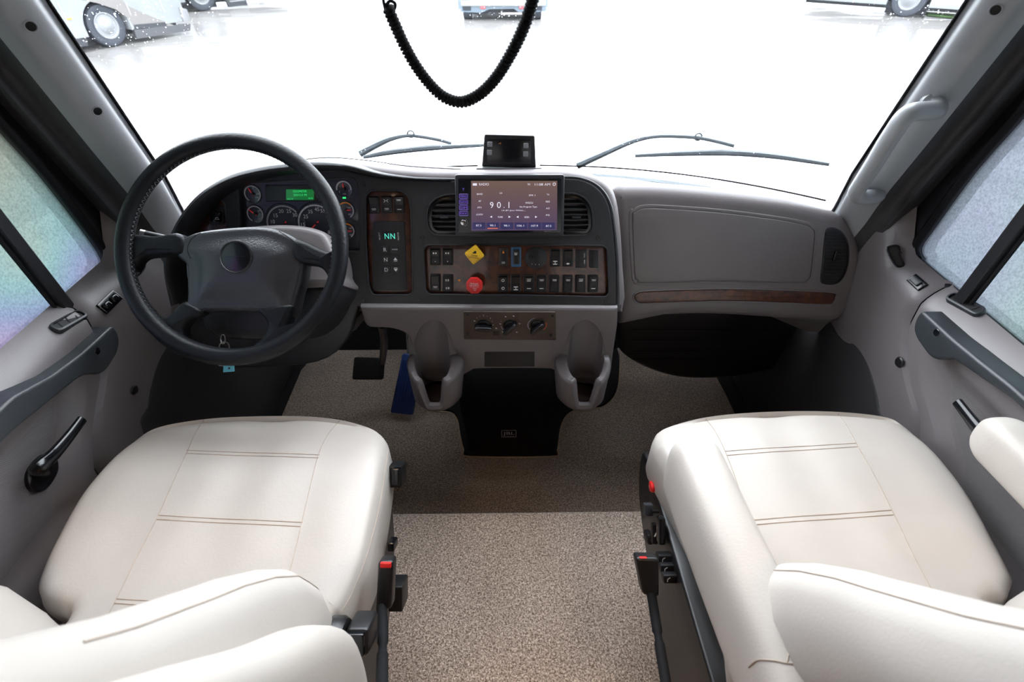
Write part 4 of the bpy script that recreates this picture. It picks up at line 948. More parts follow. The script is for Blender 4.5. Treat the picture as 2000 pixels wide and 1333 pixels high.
plate('blank_window', H, rp(963, 647, 976, 656), -.001, .0005, 'black', hv, .0002, .001)
screws(H, [(913.5, 653), (1079, 617.5), (1076, 655), (913, 614)], hv, .0035, 0, 'charcoal')
# ============================================================ STEERING WHEEL
def pillow(mb, fr, poly, h0, h1, r, crown=0, rings=10, seg=5, hf=None, under=None):
    """padded shape: side wall, rounded shoulder, then rings closing on the middle"""
    poly = ccw(poly); N = len(poly); rg = []
    if under is not None: rg.append((inset(poly, under), h0))
    rg.append((poly, h0 + (r * .6 if under is not None else 0)))
    for k in range(seg + 1):
        a = pi / 2 * k / seg; rg.append((inset(poly, r * (1 - cos(a))), h1 - r + r * sin(a)))
    last = rg[-1][0]; cx = sum(p[0] for p in last) / N; cy = sum(p[1] for p in last) / N
    for k in range(1, rings):
        s = 1 - k / rings; rg.append(([(cx + (x - cx) * s, cy + (y - cy) * s) for x, y in last], h1 + crown * (1 - s ** 2)))
    vs = []; fs = []
    for pl, h in rg:
        for u, v in pl: vs.append(fr.w(u, v, h + (hf(u, v) if hf and h > h1 - r * .5 else 0)))
    for k in range(len(rg) - 1):
        for i in range(N):
            j = (i + 1) % N; fs.append((k * N + i, k * N + j, (k + 1) * N + j, (k + 1) * N + i))
    c = len(vs); vs.append(fr.w(cx, cy, h1 + crown + (hf(cx, cy) if hf else 0))); k = len(rg) - 1
    for i in range(N): fs.append((k * N + i, k * N + (i + 1) % N, c))
    fs.append(tuple(range(N))[::-1]); mb.add(vs, fs); return mb
fwd = ray(1000, 666.5)
def dome(mb, fr, poly, h0, h1, r, crown, wid, sp):
    """moulded cover: rounded edge, swelling with the distance from its outline"""
    from mathutils.geometry import delaunay_2d_cdt
    poly = ccw(poly); N = len(poly); rg = [(poly, h0)]
    for k in range(6):
        a = pi / 2 * k / 5; rg.append((inset(poly, r * (1 - cos(a))), h1 - r + r * sin(a)))
    vs = []; fs = []
    for pl, h in rg: vs += [fr.w(u, v, h) for u, v in pl]
    for k in range(len(rg) - 1):
        for i in range(N): j = (i + 1) % N; fs.append((k * N + i, k * N + j, (k + 1) * N + j, (k + 1) * N + i))
    mb.add(vs, fs); L = rg[-1][0]; E = [(Vector(L[i]), Vector(L[(i + 1) % N])) for i in range(N)]
    def dist(p):
        best = 9; ins = False
        for a, b in E:
            ab = b - a; t = max(0, min(1, (p - a).dot(ab) / max(ab.length_squared, 1e-12))); best = min(best, (p - a - ab * t).length)
            if (a.y > p.y) != (b.y > p.y) and p.x < (b.x - a.x) * (p.y - a.y) / (b.y - a.y) + a.x: ins = not ins
        return best if ins else -best
    pts = [Vector(p) for p in L]; y = min(p.y for p in pts)
    y1 = max(p.y for p in pts); x0 = min(p.x for p in pts); x1 = max(p.x for p in pts); row = 0
    while y < y1:
        x = x0 + (row % 2) * sp / 2
        while x < x1:
            p = Vector((x, y)); 
            if dist(p) > sp * .5: pts.append(p)
            x += sp
        y += sp * .87; row += 1
    cv, _, cf, *_r = delaunay_2d_cdt(pts, [], [list(range(N))], 1, 1e-6)
    mb.add([fr.w(p.x, p.y, h1 + crown * (1 - math.exp(-(max(0, dist(p)) / wid) ** 2))) for p in cv], [tuple(f) for f in cf])
Wo = CAM + ray(453.5, 486.5) * 1.0
W = Fr(Wo, _rot @ Vector((1, 0, 0)), _rot @ Vector((0, 1, 0)))
sw = thing('steering_wheel', Wo, 'black leather wrapped steering wheel with padded hub and round horn badge', 'steering wheel')
RW, RT = .2115, .0158
m = MB(); pts = [W.w(RW * cos(2 * pi * k / 96), RW * sin(2 * pi * k / 96), 0) for k in range(96)]
rr = [RT * (1 + .10 * smooth(-.2, -.9, sin(2 * pi * k / 96))) for k in range(96)]
tube(m, pts, rr, 18, closed=True, up=W.N); mk('rim', m, 'leatherblack', sw)
m = MB(); zz = []; 
for k in range(560):
    a = 2 * pi * k / 560; ph = k % 4; rad = RW - RT * (.93 if ph in (0, 3) else 1.0) - .0006; zz.append(W.w(rad * cos(a), rad * sin(a), (.0045 if ph < 2 else -.001)))
tube(m, zz, .0007, 4, closed=True); mk('stitching', m, 'thread', sw)
def wp_(pts, h, n=4): return spl([W.uv(a, b, h) for a, b in pts], True, n)
def spoke(pts, name='spoke', h0=-.032, h1=-.002, r=.011, mt='leatherblack', n=3):
    m = MB(); pl = wp_(pts, (h0 + h1) / 2, n); pillow(m, W, pl, h0, h1, r, .002, 5); return mk(name, m, mt, sw, ang=70)
spoke([(262, 462), (279, 460), (310, 463), (350, 457), (368, 470), (366, 498), (340, 500), (292, 503), (276, 512), (262, 530), (246, 520), (244, 480)])
spoke([(668, 478), (654, 492), (634, 490), (600, 474), (578, 470), (574, 500), (590, 516), (618, 520), (636, 530), (648, 552), (660, 560), (668, 530)])
spoke([(290, 602), (305, 618), (331, 620), (350, 602), (368, 590), (400, 606), (394, 618), (374, 626), (362, 645), (369, 668), (390, 684), (372, 700), (330, 680), (292, 645), (276, 610)])
spoke([(500, 676), (515, 662), (526, 640), (520, 620), (508, 606), (545, 596), (576, 596), (572, 618), (566, 642), (590, 632), (606, 622), (590, 660), (545, 690), (512, 698)])
hubp = [(339, 482), (350, 466), (387, 451), (462, 442), (519, 442), (560, 455), (584, 472), (593, 495), (593, 512), (588, 545), (579, 577), (568, 618), (540, 620), (519, 610), (462, 608), (400, 609), (375, 612), (352, 602), (361, 588), (361, 545), (359, 516), (343, 502)]
m = MB(); pl = wp_(hubp, -.005, 3)
dome(m, W, pl, -.045, -.006, .012, .016, .030, .006); hub = mk('hub_pad', m, 'hubblack', sw, ang=80)
ht = bvh(hub)
m = MB(); tube(m, [p + W.N * .0 for p in drape(ht, [(352, 478), (372, 488), (392, 500), (398, 540), (396, 580), (392, 604)], 6, .0002)], .0006, 4) if False else None
q = hit(ht, 461.5, 502)[0]; f = Fr(q, W.U, W.V)
m = MB(); lathe(m, f, 0, 0, [(.033, -.004), (.0325, .0015), (.0305, .0025), (.0295, .001)], 40); hb = mk('horn_ring', m, 'black', sw)
m = MB(); lathe(m, f, 0, 0, [(.0001, .0030), (.015, .0025), (.0275, .0010), (.0285, -.001)], 40); mk('horn_badge', m, 'blackgloss', hb)
m = MB(); bar(m, f, (-.02, .0), (.02, .0), .0006, .0034); mk('badge_line', m, 'charcoal', hb)
m = MB()
for pp_ in ([(392, 455), (375, 466), (366, 486), (372, 506)], [(545, 452), (576, 474), (586, 500), (585, 516)]):
    L = drape(ht, pp_, 6, .0001)
    if len(L) > 2: tube(m, L, .0007, 5)
mk('pad_seam', m, 'black', hub)
# column shroud and stalk
colm = thing('steering_column', W.w(0, 0, -.2), 'grey shrouded steering column behind the steering wheel hub', 'steering column')
m = MB(); pl = wp_([(372, 470), (400, 452), (470, 442), (540, 437), (590, 440), (624, 449), (638, 461), (650, 490), (652, 530), (640, 560), (380, 560)], -.075, 4)
slab(m, W, pl, -.26, -.075, .015, 4); mk('upper_shroud', m, 'taupe', colm, ang=60)
m = MB(); pl = wp_([(390, 548), (640, 548), (640, 590), (600, 640), (545, 662), (420, 660), (385, 620)], -.08, 4)
slab(m, W, pl, -.24, -.085, .02, 4); mk('lower_shroud', m, 'charcoal', colm, ang=60)
m = MB(); tube(m, [W.w(*W.uv(277, 455, -.045), -.045), W.w(*W.uv(300, 460, -.05), -.05), W.w(*W.uv(340, 470, -.07), -.07), W.w(*W.uv(400, 490, -.12), -.12)], [.0065, .0062, .0075, .010], 14); st = mk('turn_signal_stalk', m, 'charcoal', colm)
m = MB(); tube(m, [W.w(*W.uv(274, 454, -.044), -.044), W.w(*W.uv(284, 456.5, -.047), -.047)], [.0068, .0070], 14); mk('stalk_tip', m, 'steel', st)
# keys
ky = thing('keys', W.w(*W.uv(434, 660, -.09), -.09), 'bunch of keys on a ring with a cyan paper tag hanging under the steering wheel', 'keys')
f = Fr(W.w(*W.uv(438, 678, -.07), -.07), W.U, W.V)
m = MB(); tube(m, [f.w(.0105 * cos(k * pi / 12), .0105 * sin(k * pi / 12), 0) for k in range(24)], .0012, 6, closed=True); mk('key_ring', m, 'steel', ky)
m = MB(); tube(m, [f.w(-.003 + .006 * cos(k * pi / 8), .016 + .0095 * sin(k * pi / 8), .002 * cos(k * pi / 8)) for k in range(16)], .0014, 6, closed=True); mk('split_ring', m, 'steel', ky)
m = MB(); slab(m, Fr(f.w(-.004, -.022, .002), f.U, f.V), fillet([(-.006, -.018), (.004, -.018), (.004, .014), (-.006, .014)], .002, 2), -.001, .001, .0004, 1); mk('key', m, 'steel', ky)
g = Fr(W.w(*W.uv(448, 716, -.07), -.07), W.U + W.V * .12, W.V)
m = MB(); slab(m, g, fillet([(-.013, -.011), (.011, -.012), (.009, .02), (-.012, .02)], .001, 2), -.0005, .0005, .0002, 1); tg = mk('paper_tag', m, 'keytag', ky)
m = MB(); bar(m, g, (-.002, -.004), (.002, -.004), .004, .0009); bar(m, g, (-.007, .004), (.007, .004), .0012, .0009); mk('tag_print', m, 'black', tg)
# ============================================================ SEATS
def seatpix(px, z): return [tuple(P(a, b, z=z)[:2]) for a, b in px]
LO = [(133, 1222), (122, 1205), (90, 1195), (79, 1172), (87, 1137), (112, 1079), (166, 979), (224, 904), (266, 863), (307, 838), (373, 824), (456, 816), (581, 814), (664, 821), (726, 838), (752, 858), (759, 884), (750, 963), (726, 1091), (705, 1153), (680, 1207), (660, 1235)]
RO = [(1285, 900), (1276, 880), (1276, 858), (1297, 838), (1378, 816), (1490, 806), (1615, 805), (1719, 815), (1762, 834), (1814, 884), (1880, 975), (1939, 1083), (1968, 1141), (1972, 1164), (1960, 1188), (1932, 1203)]
def seat(sx, px, nm, label, seams, doubles):
    ZT = .575
    o = seatpix(px, .545)
    if sx < 0: o = [(-.72, .16), (-.725, .25)] + o + [(-.29, .25), (-.30, .16)]
    else: o = [(.345, .16), (.335, .30), (.325, .45), (.308, .56)] + o + [(.80, .25), (.79, .16)]
    o = spl(o, True, 5)
    c = -.525 if sx < 0 else .57
    s = thing(nm, (c, .45, 0), label, 'seat', 'cab seats')
    def hf(x, y):
        a = abs(x - c) / .24; return .012 * smooth(.55, .95, a) * smooth(.78, .5, y) - .006 * smooth(.3, .0, a) - .018 * smooth(.62, .80, y)
    m = MB(); pillow(m, Z0, o, .44, ZT - .006, .035, .004, 26, 6, hf, under=.02); cu = mk('seat_cushion', m, 'leather', s, ang=80)
    t = bvh(cu)
    m = MB()
    for L in seams:
        q = drape(t, L, 8, .0002)
        if len(q) > 1: tube(m, q, .00085, 5)
    for a, b in doubles:
        for (x0, y0), (x1, y1) in (a, b):
            q = drape(t, [(x0, y0), (x0 * .67 + x1 * .33, y0 * .67 + y1 * .33 + .8 * sx * -1), (x0 * .33 + x1 * .67, y0 * .33 + y1 * .67), (x1, y1)], 6, .0002)
            if len(q) > 1: tube(m, q, .0010, 5)
    mk('cushion_seams', m, 'seam', cu)
    # backrest, leaning back, with side bolsters
    hw = .262; yc = [(.44, .33), (.5, .315), (.6, .275), (.75, .215), (.9, .15), (1.05, .095), (1.2, .04)]
    yw = [(.44, .30), (.5, .33), (.58, .345), (.66, .345), (.74, .325), (.80, .295), (.86, .258), (.92, .215), (.98, .172), (1.04, .135), (1.12, .09), (1.2, .045)]
    wid = [(.44, .24), (.55, .262), (.7, .268), (.9, .262), (1.1, .24), (1.2, .215)]
    secs = []
    zl = [.44 + .02 * i for i in range(37)]
    for z in zl:
        f1, f2, hw = interp(yc, z), interp(yw, z), interp(wid, z); yb = f1 - .10 - .02 * (z > .6); row = []
        e = 1 - sqrt(max(0, 1 - max(0, (z - 1.08) / .085) ** 2)) if z > 1.08 else 0
        for k in range(61):
            tt = -1 + 2 * k / 60; a = abs(tt)
            if a < .80: y = f1 + (f2 - f1) * smooth(.42, .80, a)
            else: y = f2 - .070 * (1 - sqrt(max(0, 1 - ((a - .80) / .20) ** 2)))
            row.append(Vector((c + tt * hw, y, z)))
        for k in range(1, 20):
            an = pi * k / 20; row.append(Vector((c + hw * cos(an), f2 - .070 - (f2 - .07 - yb) * sin(an) ** .6, z)))
        if e: 
            mid = Vector((c, f1 - .05, z)); row = [mid + (p - mid) * max(.02, (1 - e)) for p in row]; 
        secs.append(row)
    m = MB(); loft(m, secs); bk = mk('backrest', m, 'leather', s, ang=80); bt = bvh(bk)
    m = MB()
    sms = []
    for q_ in ((.80, 0),):
        for e in (-1, 1):
            L = []
            for z in zl[3:30]:
                f2, hw = interp(yw, z), interp(wid, z); aa = .90; y = f2 - .070 * (1 - sqrt(1 - ((aa - .80) / .20) ** 2)); L.append(Vector((c + e * aa * hw, y, z)) + Vector((0, .0004, 0)))
            tube(m, L, .0010, 5)
    for zz in (.72, .9, 1.02):
        L = [Vector((c + e * .10 * 1.3, interp(yc, zz) + .0003 + (interp(yw, zz) - interp(yc, zz)) * smooth(.42, .80, abs(e * .13) / interp(wid, zz)), zz)) for e in [-1 + .1 * k for k in range(21)]]
        tube(m, L, .0010, 5)
    mk('backrest_seams', m, 'seam', bk)
    # base box, side plate and pedestal
    m = MB(); box(m, (c, .43, .39), (.46, .46, .10), .02); bs = mk('seat_frame', m, 'black', s)
    m = MB(); box(m, (c, .42, .21), (.34, .36, .30), .02); mk('pedestal', m, 'black', s)
    return s, t, cu
Lseams = [[(398, 820), (380, 850), (365, 884), (337, 945), (307, 1012), (265, 1095), (224, 1178), (180, 1262)], [(664, 822), (640, 850), (622, 888), (606, 950), (589, 1022), (577, 1075), (562, 1130), (545, 1180)],
          [(764, 905), (757, 950), (745, 1010), (730, 1065), (712, 1120), (690, 1170), (664, 1212)]]
Ldb = [(((365, 880), (624, 889)), ((363, 886), (622, 895))), (((309, 1007), (591, 1021)), ((306, 1015), (588, 1029))), (((227, 1170), (420, 1180)), ((223, 1179), (420, 1189)))]
Lseams[2] = [(758, 880), (752, 920), (741, 990), (722, 1065), (704, 1120), (683, 1168), (660, 1205)]
dseat, dt_, dcu = seat(-1, LO, 'driver_seat', 'cream vinyl driver seat behind the steering wheel, its armrest folded up beside the backrest', Lseams, Ldb)
Rseams = [[(1378, 818), (1396, 842), (1416, 881), (1441, 948), (1466, 1022), (1484, 1075), (1500, 1120)], [(1636, 808), (1655, 835), (1674, 870), (1708, 930), (1744, 1001), (1793, 1104), (1843, 1192)]]
Rdb = [(((1416, 882), (1673, 866)), ((1420, 890), (1676, 873))), (((1463, 1017), (1741, 997)), ((1468, 1026), (1745, 1006))), (((1700, 1172), (1826, 1166)), ((1720, 1182), (1832, 1175)))]
pseat, pt_, pcu = seat(1, RO, 'passenger_seat', 'cream vinyl passenger seat on the glovebox side, both armrests folded down', Rseams, Rdb)
for (s, a, b, c) in ((dseat, None, None, None),): pass
def armrest(par, pts, wx, hz, name='armrest', up=(0, 0, 1), m_='leather'):
    """padded bar with rounded ends along pts; wx half width, hz half thickness"""
    L = spl(pts, False, 10); N = len(L); vs = []
    tot = sum((Vector(L[i + 1]) - Vector(L[i])).length for i in range(N - 1)); acc = 0; secs = []
    for i in range(N):
        p = Vector(L[i]); t = (Vector(L[min(i + 1, N - 1)]) - Vector(L[max(i - 1, 0)])).normalized()
        if i: acc += (p - Vector(L[i - 1])).length
        e = .045; d0, d1 = min(acc, e) / e, min(tot - acc, e) / e
        k = sqrt(max(0.0, 1 - (1 - d0) ** 2)) * sqrt(max(0.0, 1 - (1 - d1) ** 2)); k = max(k, .03); k = .25 + .75 * k if k > .03 else .05
        n = Vector(up); n = (n - t * n.dot(t)).normalized(); b = t.cross(n); row = []
        for j in range(28):
            a = 2 * pi * j / 28; ca, sa = cos(a), sin(a); f = lambda v: math.copysign(abs(v) ** .62, v)
            row.append(p + b * f(ca) * wx * k + n * f(sa) * hz * k)
        secs.append(row)
    m = MB(); loft(m, secs); return mk(name, m, m_, par, ang=80)
a1 = armrest(pseat, [(.296, .555, .672), (.298, .50, .676), (.303, .40, .679), (.312, .28, .681), (.318, .20, .682), (.32, .13, .682)], .043, .070)
at_ = bvh(a1)
m = MB(); L = drape(at_, [(1462, 1304), (1480, 1290), (1510, 1291), (1535, 1296), (1556, 1298)], 6, .0003)
if len(L) > 2: tube(m, L, .001, 5)
L = drape(at_, [(1545, 1245), (1542, 1270), (1537, 1294)], 6, .0003)
if len(L) > 2: tube(m, L, .001, 5)
mk('armrest_seam', m, 'seam', a1)
armrest(pseat, [(.792, .56, .735), (.795, .50, .738), (.80, .35, .742), (.80, .20, .745), (.80, .12, .745)], .036, .042)
armrest(dseat, [(-.247, .200, .56), (-.247, .216, .64), (-.247, .214, .70), (-.252, .185, .77), (-.256, .135, .86), (-.258, .085, .96), (-.26, .03, 1.07), (-.26, .0, 1.12)], .043, .052, up=(0, 1, .4))
# side plates with their controls
def sideplate(par, sx, pts, x):
    F = Fr((sx * x, 0, 0), (0, -sx, 0) if sx > 0 else (0, 1, 0), (0, 0, 1)); F.N = Vector((-sx, 0, 0)); F.U = Vector((0, 1, 0)) if sx < 0 else Vector((0, -1, 0))
    pl = spl([(y * (1 if sx < 0 else -1), z) for y, z in pts], True, 4); m = MB(); slab(m, F, pl, -.03, 0, .006, 3); return mk('side_cover', m, 'black', par)
spL = sideplate(dseat, -1, [(.62, .44), (.635, .41), (.60, .32), (.50, .25), (.30, .22), (.16, .24), (.13, .36), (.16, .46), (.35, .46), (.5, .455)], .268)
spR = sideplate(pseat, 1, [(.745, .42), (.72, .35), (.65, .30), (.50, .26), (.30, .22), (.16, .24), (.13, .36), (.16, .48), (.40, .475), (.60, .46), (.72, .45)], .300)
def blk(px, py, x, wpx, hpx, d, mt, par, name, rr=.003, lab=None):
    p = P(px, py, x=x); k = (p - CAM).dot(fwd) / FPX; f = Fr(p, (0, 1, 0), W.V); 
    f = Fr(p, _rot @ Vector((1, 0, 0)), _rot @ Vector((0, 1, 0))); m = MB(); box(m, (0, 0, -d * .5), (wpx * k, hpx * k, d), rr, f); o = mk(name, m, mt, par)
    if lab: o['label'] = lab
    return o, p, k, f
# driver seat knobs reach out from the side cover
blk(770, 933, -.245, 28, 42, .05, 'black', dseat, 'seat_knob'); blk(772, 932, -.240, 16, 34, .01, 'blackgloss', dseat, 'seat_knob')
o, p, k, f = blk(763, 1070, -.235, 14, 18, .03, 'blackgloss', dseat, 'small_knob')
blk(772, 1172, -.222, 28, 50, .05, 'black', dseat, 'seat_knob')
o, p, k, f = blk(697, 1257, -.232, 46, 56, .05, 'black', dseat, 'recline_knob', .006)
m = MB(); box(m, (-.0, 0, .004), (.024, .034, .008), .003, f); mk('knob_ridge', m, 'blackgloss', o)
m = MB(); lathe(m, Fr((-.262, p.y - .0, p.z - .01), (0, 1, 0), (0, 0, 1)), 0, 0, [(.0001, .012), (.036, .012), (.040, .006), (.040, -.01)], 28); mk('knob_collar', m, 'black', dseat)
# passenger seat controls
p = P(1276, 951, x=.296); k = (p - CAM).dot(fwd) / FPX; f = Fr(p, Vector((0, -1, 0)), (0, 0, 1)); f.N = Vector((-1, 0, 0)); m = MB(); lathe(m, f, 0, 0, [(.0001, .008), (.010, .007), (.0125, .004), (.0125, -.006)], 20); o = mk('red_release_button', m, 'redtop', pseat, label='round red button'); f = Fr(p + Vector((-.0082, 0, 0)), Vector((0, -1, 0)), (0, 0, 1)); f.N = Vector((-1, 0, 0))
m = MB(); text(m, f, '+', 0, 0, .0006, .006); mk('button_mark', m, 'white', o)
blk(1268, 998, .272, 17, 24, .014, 'armrest', pseat, 'lever_tip', .003); blk(1281, 1001, .283, 16, 5, .008, 'blackgloss', pseat, 'lever_rod', .002)
blk(1294, 1040, .288, 13, 52, .02, 'blackgloss', pseat, 'height_lever', .003); o, p, k, f = blk(1280, 1045, .284, 12, 40, .012, 'black', pseat, 'lever_guard', .003)
m = MB(); bar(m, f, (-.002, -.004), (.002, .004), .003, .0008); mk('lever_mark', m, 'white', o)
blk(1271, 1056, .278, 14, 22, .03, 'black', pseat, 'small_knob', .006)
for x, y in ((1300, 1094), (1304.5, 1113), (1310, 1133)):
    o, p, k, f = blk(x, y, .288, 28, 17, .02, 'black', pseat, 'lumbar_rocker', .003); m = MB()
    bar(m, f, (-.006, .001), (-.001, .004), .0016, .0008); bar(m, f, (-.006, .001), (-.006, -.004), .0014, .0008); mk('rocker_mark', m, 'white', o)
m = MB(); box(m, (.345, .26, .33), (.06, .16, .20), .015); mk('pivot_cover', m, 'charcoal', pseat)
# seat belt buckles on their stalks
def buckle(name, corners, z0, x0, label, red, cable, depth=.024):
    cx = sum(c[0] for c in corners) / 4; cy = sum(c[1] for c in corners) / 4
    p = P(cx, cy, x=x0); t = thing(name, p, label, 'seat belt buckle', 'front seat belt buckles')
    f = Fr(p, _rot @ Vector((1, 0, 0)), _rot @ Vector((0, 1, 0))); pl = fillet(f.pp(corners), .006, 3)
    m = MB(); slab(m, f, pl, -depth, 0, .005, 3); mk('buckle_housing', m, 'black', t)
    o = MB(); k = (p - CAM).dot(fwd) / FPX; u, v = f.uv(*red[:2], .001); box(o, (u, v, -.002), (red[2] * k, red[3] * k, .008), .002, f); mk('release_button', o, 'redtop' if red[3] > 2 else 'red', t)
    pts = [P(a, b, x=x_) - fwd * 0 for a, b, x_ in cable]; m = MB(); L = spl(pts, False, 8); tube(m, L, [.0085 - .002 * (i % 16 > 12) for i in range(len(L))], 12); mk('stalk', m, 'rubber', t)
    return t
buckle('seat_belt_buckle', [(733, 1194), (764, 1192), (768, 1097), (738, 1098)], .5, -.216, 'black seat belt buckle with a bright red button beside the driver seat', (753, 1105, 22, 11), [(745, 1185, -.222), (748, 1230, -.212), (747, 1280, -.20), (746, 1345, -.18), (744, 1420, -.17)])
buckle('seat_belt_buckle', [(1256, 1164), (1288, 1168), (1288, 1092), (1242, 1090)], .5, .232, 'black seat belt buckle seen from its plain side next to the passenger seat', (1257, 1091, 14, .6), [(1272, 1160, .236), (1280, 1210, .236), (1288, 1260, .232), (1302, 1345, .225), (1312, 1420, .22)])
# ============================================================ FLOOR THINGS
spk = thing('subwoofer_box', (0, 1.2, 0), 'black carpeted speaker box with a small square maker badge on the floor under the console', 'speaker')
Pb = lambda a, b, z: P(a, b, z=z)
m = MB()
flo = [tuple(p) for p in spl(cutw, False, 3)]
basep = [(flo[0][0] + .004, 1.60)] + [(x * .99, y + .004) for x, y in flo] + [(flo[-1][0] - .004, 1.60)]
slab(m, Z0, basep, -.011, .012, .004, 2); mk('base_flange', m, 'speaker', spk)
secs = []
for y, zt, hw in ((1.072, .02, .140), (1.076, .10, .143), (1.088, .17, .147), (1.105, .215, .150), (1.135, .25, .155), (1.19, .285, .165), (1.30, .32, .19), (1.42, .34, .20), (1.55, .35, .20)):
    secs.append((y, zt, hw))
rows = []
prof = [(1.070, .005), (1.072, .06), (1.078, .12), (1.088, .17), (1.105, .205), (1.13, .235), (1.17, .262), (1.24, .29), (1.35, .315), (1.55, .33)]
for y, z in spl(prof, False, 3):
    hw = .147 + .02 * smooth(.05, .25, z) + .03 * smooth(1.1, 1.4, y); row = []
    for k in range(21):
        t = -1 + 2 * k / 20; e = smooth(.82, 1.0, abs(t)); row.append(Vector((t * hw, y + .02 * e * (1 - smooth(1.1, 1.2, y)), z - .03 * e * smooth(.15, .25, z))))
    row = [Vector((-hw, 1.6, max(0.0, z - .03)))] + row + [Vector((hw, 1.6, max(0.0, z - .03)))]
    rows.append(row)
m = MB(); loft(m, rows, cap=False, closed=False); sb = mk('enclosure', m, 'speaker', spk, ang=60); stt = bvh(sb)
f = surf_frame(stt, 994, 847, off=.0015)
if f:
    f.U = Vector((1, 0, 0)); k = 1.70e-3; m = MB(); w2, h2 = 13.5 * k, 8.5 * k
    for a, b in (((-w2, -h2), (w2, -h2)), ((w2, -h2), (w2, h2)), ((w2, h2), (-w2, h2)), ((-w2, h2), (-w2, -h2))): bar(m, f, a, b, .0016, .0004)
    text(m, f, 'JBL', 0, 0, .0004, 11 * k * .9, 22 * k); bar(m, f, (-w2 * .8, -h2 * .72), (w2 * .8, -h2 * .72), .0008, .0004); mk('maker_badge', m, 'grayprint', sb)
q = hit(stt, 912, 856, .002)
if q: m = MB(); blob(m, Z0, tuple(q[0]), (.004, .003, .004), 1, 10, 6); mk('cap_screw', m, 'chrome', spk)
# pedals
ap = thing('accelerator_pedal', P(790, 760, z=.08), 'blue ribbed accelerator pedal sloping up to the left of the console', 'pedal')
c1, c2, c3, c4 = P(763, 806, z=.03), P(806, 811, z=.03), P(822, 700, z=.22), P(788, 690, z=.22)
o = (c1 + c2) / 2; V_ = ((c3 + c4) / 2 - o); U_ = (c2 - c1).normalized(); F = Fr(o, U_, V_ - U_ * V_.dot(U_)); pl = [((c - o).dot(F.U), (c - o).dot(F.V)) for c in (c1, c2, c3, c4)]
m = MB(); slab(m, F, fillet(ccw(pl), .006, 3), -.012, .004, .002, 2); pd = mk('pedal_pad', m, 'bluepedal', ap)
for i in range(7):
    t = (i + .7) / 7.4; a = Vector(pl[0]) * (1 - t) + Vector(pl[1]) * t; b = Vector(pl[3]) * (1 - t) + Vector(pl[2]) * t; a = a + (b - a) * .05; b = b - (b - a) * .1
    m = MB(); tube(m, [F.w(a.x, a.y, .004), F.w(b.x, b.y, .004)], .0028, 8); mk('pedal_rib', m, 'bluepedal', pd)
m = MB(); tube(m, [F.w(0, (c3 - o).dot(F.V) * .8, -.01), F.w(0, (c3 - o).dot(F.V) * .9, -.08), Vector((F.w(0, 0).x, 1.63, .35))], .012, 10); mk('pedal_arm', m, 'black', ap)
bp_ = thing('brake_pedal', P(715, 720, z=.18), 'black brake pedal on a grey steel arm under the dashboard', 'pedal')
Fp = Fr(P(718, 722, z=.20), (1, 0, 0), (0, .6, .8)); m = MB(); slab(m, Fp, fillet(Fp.pp([(688, 742), (748, 742), (750, 700), (692, 698)]), .008, 3), -.012, .004, .003, 2); pd = mk('pedal_pad', m, 'rubber', bp_)
m = MB(); tube(m, spl([P(744, 716, z=.21) + Vector((0, .015, 0)), P(749, 690, z=.27), P(750, 665, z=.34), P(747, 645, z=.40), P(746, 636, z=.43)], False, 5), .012, 10); mk('pedal_arm', m, 'steel', bp_)
# coiled microphone cord hanging in front of the windshield
cdp = [(1048, -30), (1036, 15), (1020, 60), (998, 105), (970, 150), (938, 183), (903, 199), (868, 190), (838, 163), (810, 125), (788, 85), (770, 45), (757, 14)]
path = [P(a, b, y=.74) for a, b in spl(cdp, False, 12)]
cc = thing('coiled_cord', path[0], 'black coiled microphone cord hanging in a loop before the windshield', 'coiled cord')
seg_ = [0]
for a, b in zip(path, path[1:]): seg_.append(seg_[-1] + (b - a).length)
tot = seg_[-1]; pitch = .0047; turns = int(tot / pitch); L = []; ns = turns * 12; j = 0
for i in range(ns + 1):
    s_ = tot * i / ns
    while j < len(seg_) - 2 and seg_[j + 1] < s_: j += 1
    t = (s_ - seg_[j]) / (seg_[j + 1] - seg_[j]); p = path[j].lerp(path[j + 1], t); tg_ = (path[j + 1] - path[j]).normalized(); n = Vector((0, 1, 0)); b = tg_.cross(n); a = 2 * pi * i / 12
    L.append(p + (n * cos(a) + b * sin(a)) * .0058)
m = MB(); tube(m, L, .0025, 6); mk('coil', m, 'rubber', cc)
m = MB(); q = [P(a, b, y=.74 + d) for a, b, d in ((738, -60, 0), (746, -20, 0), (750, 8, .0), (757, 28, .004), (768, 22, .006), (772, 8, .006), (762, 2, .004), (754, 12, .0), (757, 24, -.004), (764, 40, 0))]
tube(m, spl(q, False, 8), .0021, 8); mk('straight_lead', m, 'rubber', cc)
# ============================================================ OUTSIDE
ZG = -1.05
m = MB(); slab(m, Z0, [(-60, -20), (60, -20), (60, 80), (-60, 80)], ZG - .2, ZG, 0); mk('ground', m, 'ground', kind='structure')
